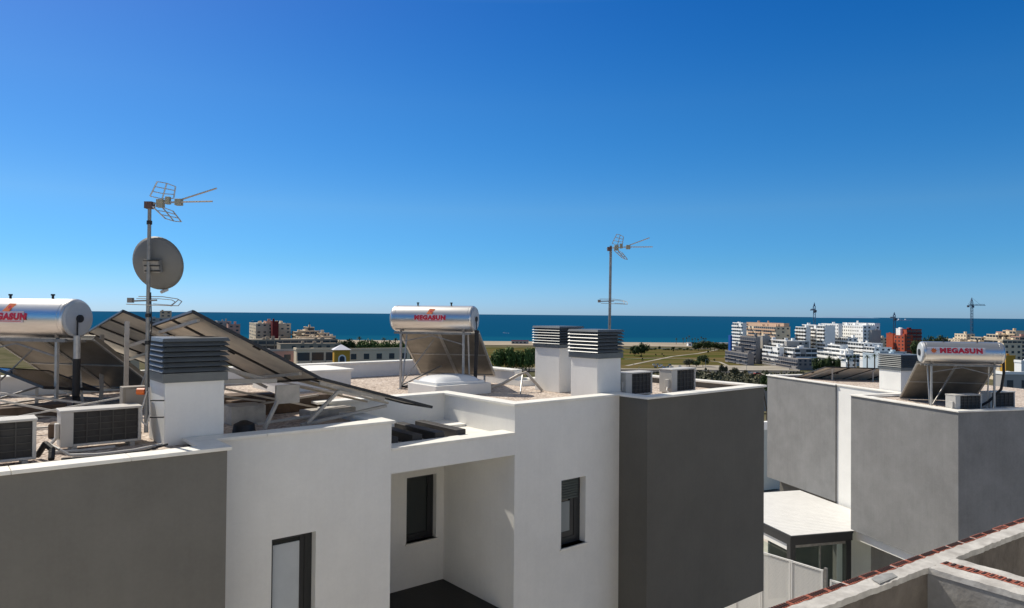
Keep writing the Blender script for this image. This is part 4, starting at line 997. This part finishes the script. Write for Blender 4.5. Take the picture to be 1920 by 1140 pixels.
# ------------------------------------------------------------------ vegetation
def leafmat(name,c1,c2):
    m,nt,b=nodes(name); L=nt.links; b.inputs['Roughness'].default_value=.7; b.inputs['Specular IOR Level'].default_value=.2
    oi=N(nt,'ShaderNodeNewGeometry'); r=N(nt,'ShaderNodeValToRGB'); r.color_ramp.elements[0].color=(*c1,1); r.color_ramp.elements[1].color=(*c2,1)
    L.new(oi.outputs['Random Per Island'],r.inputs[0]); L.new(r.outputs[0],b.inputs['Base Color']); return m
LEAF=leafmat('leaf_dark',(.018,.034,.010),(.060,.090,.025)); LEAFB=leafmat('leaf_bright',(.025,.055,.012),(.13,.19,.045)); LEAFO=leafmat('leaf_olive',(.055,.058,.03),(.125,.120,.068))
BARK=mat('bark',(.10,.075,.05),.9,var=.3,scale=4)
def crown_mesh(seed,n,lobes,leaf,flat=.8):
    rnd=random.Random(seed); m=MB()
    L_=[(Vector((rnd.uniform(-.55,.55),rnd.uniform(-.55,.55),rnd.uniform(-.35,.45)*flat)),rnd.uniform(.32,.6)) for _ in range(lobes)]
    for i in range(n):
        c,r=rnd.choice(L_); d=Vector((rnd.gauss(0,1),rnd.gauss(0,1),rnd.gauss(0,1))).normalized()
        p=c+d*r*(rnd.random()**.35); p.z*=flat
        nrm=(d+Vector((rnd.uniform(-.6,.6),rnd.uniform(-.6,.6),rnd.uniform(-.2,.8)))).normalized()
        a=nrm.orthogonal().normalized(); a.rotate(Matrix.Rotation(rnd.uniform(0,6.28),3,nrm)); b2=nrm.cross(a); s=leaf*rnd.uniform(.6,1.3)
        m.quad(p-a*s-b2*s*.6,p+a*s-b2*s*.5,p+a*s*.8+b2*s*.6,p-a*s*.9+b2*s*.5)
    return m
crowns={}
for nm,mt in (('dark',LEAF),('bright',LEAFB),('olive',LEAFO)):
    for k in range(2):
        mm=crown_mesh(k*7+len(nm),1500,9,.075); me=bpy.data.meshes.new('crown'); me.from_pydata(mm.v,[],mm.f); me.materials.append(mt); crowns[nm,k]=me
def trunk_mesh():
    m=MB(); m.tube((0,0,0),(.02,0,.45),.05,.035,n=8)
    for a in range(4): m.tube((.02,0,.42),(.25*math.cos(a*1.6),.25*math.sin(a*1.6),.75),.025,.01,n=6)
    me=bpy.data.meshes.new('trunk'); me.from_pydata(m.v,[],m.f); me.materials.append(BARK); return me
TRK=trunk_mesh()
def tree(px,ytop,Y,wpx,hm,label,kind='dark',group=None,name='tree',vs=1.45):
    T=W(px,ytop,Y); zb=gz(Y); h=T.z-zb; 
    t=local_thing(name,label,'tree' if name=='tree' else 'bush',(T.x,T.y,zb),random.uniform(0,360),group); t['category']='tree' if name=='tree' else 'bush'
    w=wpx/F*Y; 
    tr=bpy.data.objects.new('trunk',TRK); COL.objects.link(tr); tr.parent=t; tr.scale=(max(w*.5,h*.3),)*2+(h,)
    c=bpy.data.objects.new('crown',crowns[kind,random.randint(0,1)]); COL.objects.link(c); c.parent=t
    ch=min(h*.9,w*vs); c.scale=(w/2*1.05,w/2*1.05,ch/1.25); c.location=(0,0,h-ch*.42)
    return t
def palm_mesh(seed=1):
    rnd=random.Random(seed); m=MB()
    for k in range(26):
        a=rnd.uniform(0,6.28); el=rnd.uniform(-.4,1.1); p=Vector((0,0,0)); L_=1.0; prev=p; w=.10
        d=Vector((math.cos(a)*math.cos(el),math.sin(a)*math.cos(el),math.sin(el))); side=d.cross(Vector((0,0,1))).normalized()
        for s in range(4):
            q=prev+d*(L_/4); w2=w*(1-.22*s)
            m.quad(prev-side*w,prev+side*w,q+side*w2,q-side*w2); prev=q; w=w2; d=(d+Vector((0,0,-.35))).normalized()
    me=bpy.data.meshes.new('fronds'); me.from_pydata(m.v,[],m.f); me.materials.append(LEAF); return me
PALM=palm_mesh()
pm_=MB().tube((0,0,0),(.0,0,1),.5,.35,n=8); PT=bpy.data.meshes.new('palm_trunk'); PT.from_pydata(pm_.v,[],pm_.f); PT.materials.append(BARK)
def palm(px,ytop,Y,label,group,fr=2.0):
    T=W(px,ytop,Y); zb=gz(Y); h=T.z-zb-fr*.6
    t=local_thing('palm_tree',label,'palm tree',(T.x,T.y,zb),random.uniform(0,360),group)
    a=bpy.data.objects.new('trunk',PT); COL.objects.link(a); a.parent=t; a.scale=(.6,.6,h)
    c=bpy.data.objects.new('crown',PALM); COL.objects.link(c); c.parent=t; c.location=(0,0,h); c.scale=(fr,fr,fr)
random.seed(5)
for px,yt,w,lab in ((934,655,34,'leftmost dark green tree in the clump behind the roof'),(953,650,38,'second tree from the left in the dark clump behind the roof'),(971,656,32,'third tree from the left in the dark clump behind the roof'),(990,651,36,'right tree of the dark clump, against the back chimney')):
    tree(px,yt,135,w,None,lab,'bright','big trees behind the roof',vs=1.35)
tree(1190,648,640,20,None,'dark round tree at the far left end of the field','dark'); tree(1203,643,630,26,None,'widest dark tree at the left of the field by the pale wall','dark')
for i,(px,yt,w) in enumerate(((1310,641,20),(1322,639,16),(1340,642,20),(1356,643,20),(1371,643,22),(1384,645,16),(1303,646,16),(1332,640,20),(1348,645,20),(1364,646,20))):
    tree(px,yt,760,w,None,'dark tree in the row between the field and the beach restaurant','dark','row of dark trees beyond the field')
tree(1293,672,500,24,None,'pale green bush left of the dark round tree on the field edge','olive'); tree(1318,666,505,22,None,'round dark tree at the near edge of the field','dark'); tree(1306,676,498,18,None,'small green tree between the bush and the round tree','dark')
for px,yt,w in ((1176,655,10),(1214,654,8),(1221,653,7),(1246,654,8),(1253,653,8),(1269,655,7),(1282,654,8),(1296,655,9),(1228,652,7),(1237,649,6),(1262,650,7),(1275,652,8),(1289,652,7)):
    tree(px,yt,770,w,None,'small dark bush against the pale wall beyond the field','dark','bushes along the pale wall','bush')
for i,px in enumerate((1268,1281,1287,1292,1298,1303,1309,1315,1319,1323)):
    palm(px,random.uniform(628,634),960,'thin palm standing in a row on the beach','palms on the beach',2.6)
for px,yt,w,kd in ((641,645,20,'dark'),(652,641,18,'dark'),(663,645,20,'dark'),(672,646,18,'dark'),(682,642,28,'bright'),(695,642,28,'bright'),(707,643,28,'bright'),(720,645,26,'bright'),(733,645,26,'bright'),(746,646,26,'bright'),(758,646,26,'bright')):
    tree(px,yt-4,430,w*1.25,None,{'dark':'dark cypress like tree left in the green belt before the sea','bright':'bright green tree in the belt between the cream row and the sea'}[kd],kd,'green belt before the sea '+kd)
for px,yt in ((656,638),(674,632),(720,634),(731,638),(742,635)): palm(px,yt-3,440,'palm rising above the green belt before the sea','palms above the green belt',2.6)
for px,yt,w in ((1716,640,22),(1733,634,18),(1750,632,24),(1768,630,22),(1742,646,26),(1722,652,24)):
    tree(px,yt,560,w,None,'dark tree between the red brick tower and the right water heater','dark','trees by the red brick tower')
for px,yt in ((1603,662),(1626,664),(1640,662),(1591,668)): palm(px,yt,280,'palm in front of the low modern building','palms before the modern building',1.7)
for px,yt,w in ((1535,672,26),(1555,668,24),(1572,672,22),(1548,682,26),(1565,684,28)):
    tree(px,yt,440,w,None,'dark tree below the white stepped terraces','dark','trees below the stepped terraces')
for px,yt,w in ((205,645,14),(218,648,14),(198,655,12)):
    tree(px,yt,70,w,None,'tree seen through the struts of the left solar array','dark','trees behind the left array')
tree(1438,700,70,26,None,'dark bush just above the grey roof corner in the gap','dark') 
for px,yt,w in ((1352,682,12),(1362,685,10),(1378,690,14),(1398,693,10),(1436,697,12)):
    tree(px,yt,430,w,None,'olive bush at the foot of the raw concrete and scaffolded blocks','olive','bushes below the building site','bush')
random.seed(21)
for k in range(16):
    Y_=random.uniform(520,790); px=random.uniform(1176,1345); tree(px,590+40.0*F/Y_*.93-random.uniform(1.5,4),Y_,random.uniform(2.5,6),None,'small scattered bush growing in the dry field',random.choice(('dark','olive')),'bushes scattered in the field','bush')
# scrub on the slope: one uncountable mass
rnd=random.Random(9); m=MB()
for i in range(3800):
    Y=rnd.uniform(250,440); px=rnd.uniform(1240,1640)
    X=kx(px)*Y; z=gz(Y); s=rnd.choice((.35,.5,.6,.8,1.1,1.7,2.4))*rnd.uniform(.8,1.2); dens=math.sin(X*.07)+math.sin(Y*.09+1)+rnd.uniform(-1.2,1.2)
    if dens<-.3: continue
    for q in range(14):
        d=Vector((rnd.gauss(0,1.0),rnd.gauss(0,.8),abs(rnd.gauss(0,.36))))*s; c=Vector((X,Y,z+.1))+d
        n_=Vector((rnd.uniform(-1,1),rnd.uniform(-1,1),rnd.uniform(0,1))).normalized(); a=n_.orthogonal().normalized()*s*.28; b2=n_.cross(a)
        m.quad(c-a-b2,c+a-b2*.8,c+a*.8+b2,c-a*.7+b2)
o=m.build('scrub',LEAFO,loc=(0,0,ZC)); tag(o,'grey green scrub covering the slope beyond the grey roof corner','scrub',kind='stuff')

# ------------------------------------------------------------------ parked cars and lamp posts
def car(label,px,Y,col,az):
    q=W(px,685,Y); t=local_thing('parked_car',label,'car',(q.x,q.y,gz(Y)+.75),az,'cars parked by the field')
    cm=mat('car_'+label.split()[0],col,.3,.3)
    m=MB(); pts=[(-2.1,.35),(2.1,.35),(2.15,.75),(1.3,.95),(.75,1.0),(-1.9,1.0),(-2.15,.8)]; n=len(pts)
    m.add([(x,-.85,z) for x,z in pts]+[(x,.85,z) for x,z in pts],[tuple(range(n)),tuple(range(2*n-1,n-1,-1))]+[(i,n+i,n+(i+1)%n,(i+1)%n) for i in range(n)]); m.build('body',cm,t)
    MB().hexa([(-1.8,-.8,1.0),(.8,-.8,1.0),(.8,.8,1.0),(-1.8,.8,1.0)],[(-1.4,-.65,1.45),(.2,-.65,1.45),(.2,.65,1.45),(-1.4,.65,1.45)]).build('cabin',GLZ,t)
    for sx in (-1.3,1.35):
        for sy in (-.86,.7): MB().tube((sx,sy,.33),(sx,sy+.16,.33),.33,n=14).build('wheel',BLACK,t)
for lab,px,Y,c_,az in (('dark car leftmost of those parked by the field',1229,478,(.04,.04,.05),80),('silver car second of the group by the field',1237,486,(.5,.52,.55),85),('blue car in the middle of the parked group',1245,474,(.04,.10,.25),90),('white car behind the middle of the parked group',1240,500,(.7,.7,.7),80),('teal car in front of the parked group',1252,476,(.05,.16,.2),85),('black car rightmost of the parked group',1260,474,(.02,.02,.03),90),('grey car in the back row of the parked group',1233,506,(.25,.26,.27),82),('cream car at the left end of the back row',1226,503,(.6,.56,.48),88),('navy car at the right end of the back row',1256,502,(.02,.03,.08),86),('green car alone on the pale lot',1290,470,(.05,.12,.08),20),('pale van parked left of the pale green bush',1275,484,(.6,.6,.58),70)):
    car(lab,px,Y,c_,az)
for lab,px,Y,c_,az in (('white car parked below the raw concrete block',1405,430,(.7,.7,.7),20),('red car parked below the raw concrete block',1420,424,(.35,.03,.03),20),('tan car parked below the scaffolded apartments',1446,410,(.4,.35,.28),25),('small white car parked furthest right on the slope road',1475,400,(.72,.72,.7),25)): car(lab,px,Y,c_,az)
def lamp(px,ytop,Y):
    T=W(px,ytop,Y); zb=gz(Y)+.5; h=T.z-zb; t=local_thing('street_lamp','thin street lamp along the road by the field','street lamp',(T.x,T.y,zb),0,'street lamps by the road')
    MB().tube((0,0,0),(0,0,h),.12,.07,n=6).build('pole',ALU,t); MB().beam((0,0,h),(1.6,0,h+.15),.1).build('lamp_head',ALU,t)
for px in (1198,1323,1400): lamp(px,688 if px<1300 else 674,455)

# ------------------------------------------------------------------ light, sky, camera
SAZ=-51.5; SEL=48.5      # azimuth from +Y clockwise, elevation
sd=Vector((math.sin(R(SAZ))*math.cos(R(SEL)),math.cos(R(SAZ))*math.cos(R(SEL)),math.sin(R(SEL))))
su=bpy.data.lights.new('sun','SUN'); su.energy=4.9; su.angle=R(.5); su.color=(1,.93,.82)
so=bpy.data.objects.new('sun',su); COL.objects.link(so); so.rotation_euler=(-sd).to_track_quat('-Z','Y').to_euler(); so.location=(0,0,90)
w=bpy.data.worlds.new('World'); scene.world=w; w.use_nodes=True; nt=w.node_tree; bg=nt.nodes['Background']
sk=nt.nodes.new('ShaderNodeTexSky'); sk.sky_type='NISHITA'; sk.sun_disc=False; sk.sun_elevation=R(SEL); sk.sun_rotation=R(SAZ)
sk.altitude=0; sk.air_density=1.0; sk.dust_density=.3; sk.ozone_density=1.0
# clear, deep Mediterranean sky: cooler towards the horizon, more saturated low than overhead
L=nt.links; tc=nt.nodes.new('ShaderNodeTexCoord'); sx=nt.nodes.new('ShaderNodeSeparateXYZ'); L.new(tc.outputs['Generated'],sx.inputs[0])
cr=nt.nodes.new('ShaderNodeValToRGB'); L.new(sx.outputs[2],cr.inputs[0]); el=cr.color_ramp.elements
stops=[(0.0,(.55,.79,1.38)),(.0134,(.55,.79,1.38)),(.069,(.565,.735,1.06)),(.143,(.73,.80,.96)),(.28,(.83,.83,.945)),(.39,(.85,.805,.93)),(.5,(.87,.83,.95)),(.62,(1,1,1))]
el[0].position=0; el[0].color=(*[c/1.5 for c in stops[0][1]],1); el[1].position=.62; el[1].color=(1/1.5,1/1.5,1/1.5,1)
for p_,c_ in stops[1:-1]: e_=el.new(p_); e_.color=(*[c/1.5 for c in c_],1)
m1=nt.nodes.new('ShaderNodeVectorMath'); m1.operation='MULTIPLY'; L.new(sk.outputs[0],m1.inputs[0]); L.new(cr.outputs[0],m1.inputs[1])
m2=nt.nodes.new('ShaderNodeVectorMath'); m2.operation='SCALE'; m2.inputs[3].default_value=1.5; L.new(m1.outputs[0],m2.inputs[0])
hs=nt.nodes.new('ShaderNodeHueSaturation'); sr=nt.nodes.new('ShaderNodeMapRange'); sr.inputs[1].default_value=.40; sr.inputs[2].default_value=.62; sr.inputs[3].default_value=1.5; sr.inputs[4].default_value=.45
L.new(sx.outputs[2],sr.inputs[0]); L.new(sr.outputs[0],hs.inputs['Saturation'])
L.new(m2.outputs[0],hs.inputs['Color']); L.new(hs.outputs[0],bg.inputs[0]); bg.inputs[1].default_value=.11
cam=bpy.data.cameras.new('camera'); co=bpy.data.objects.new('camera',cam); COL.objects.link(co); scene.camera=co
cam.sensor_width=36; cam.lens=F/1920*36; cam.clip_end=200000; cam.clip_start=.1
p=R(.82); r=R(.47); R0=Vector((1,0,0));U0=Vector((0,-math.sin(p),math.cos(p)));Fw=Vector((0,math.cos(p),math.sin(p)))
Rv=R0*math.cos(r)+U0*math.sin(r); Uv=-R0*math.sin(r)+U0*math.cos(r)
M=Matrix((Rv,Uv,-Fw)).transposed().to_4x4(); M.translation=Vector((0,0,ZC)); co.matrix_world=M
scene.view_settings.view_transform='Standard'; scene.view_settings.look='None'; scene.view_settings.exposure=0; scene.view_settings.gamma=1
scene.render.engine='CYCLES'
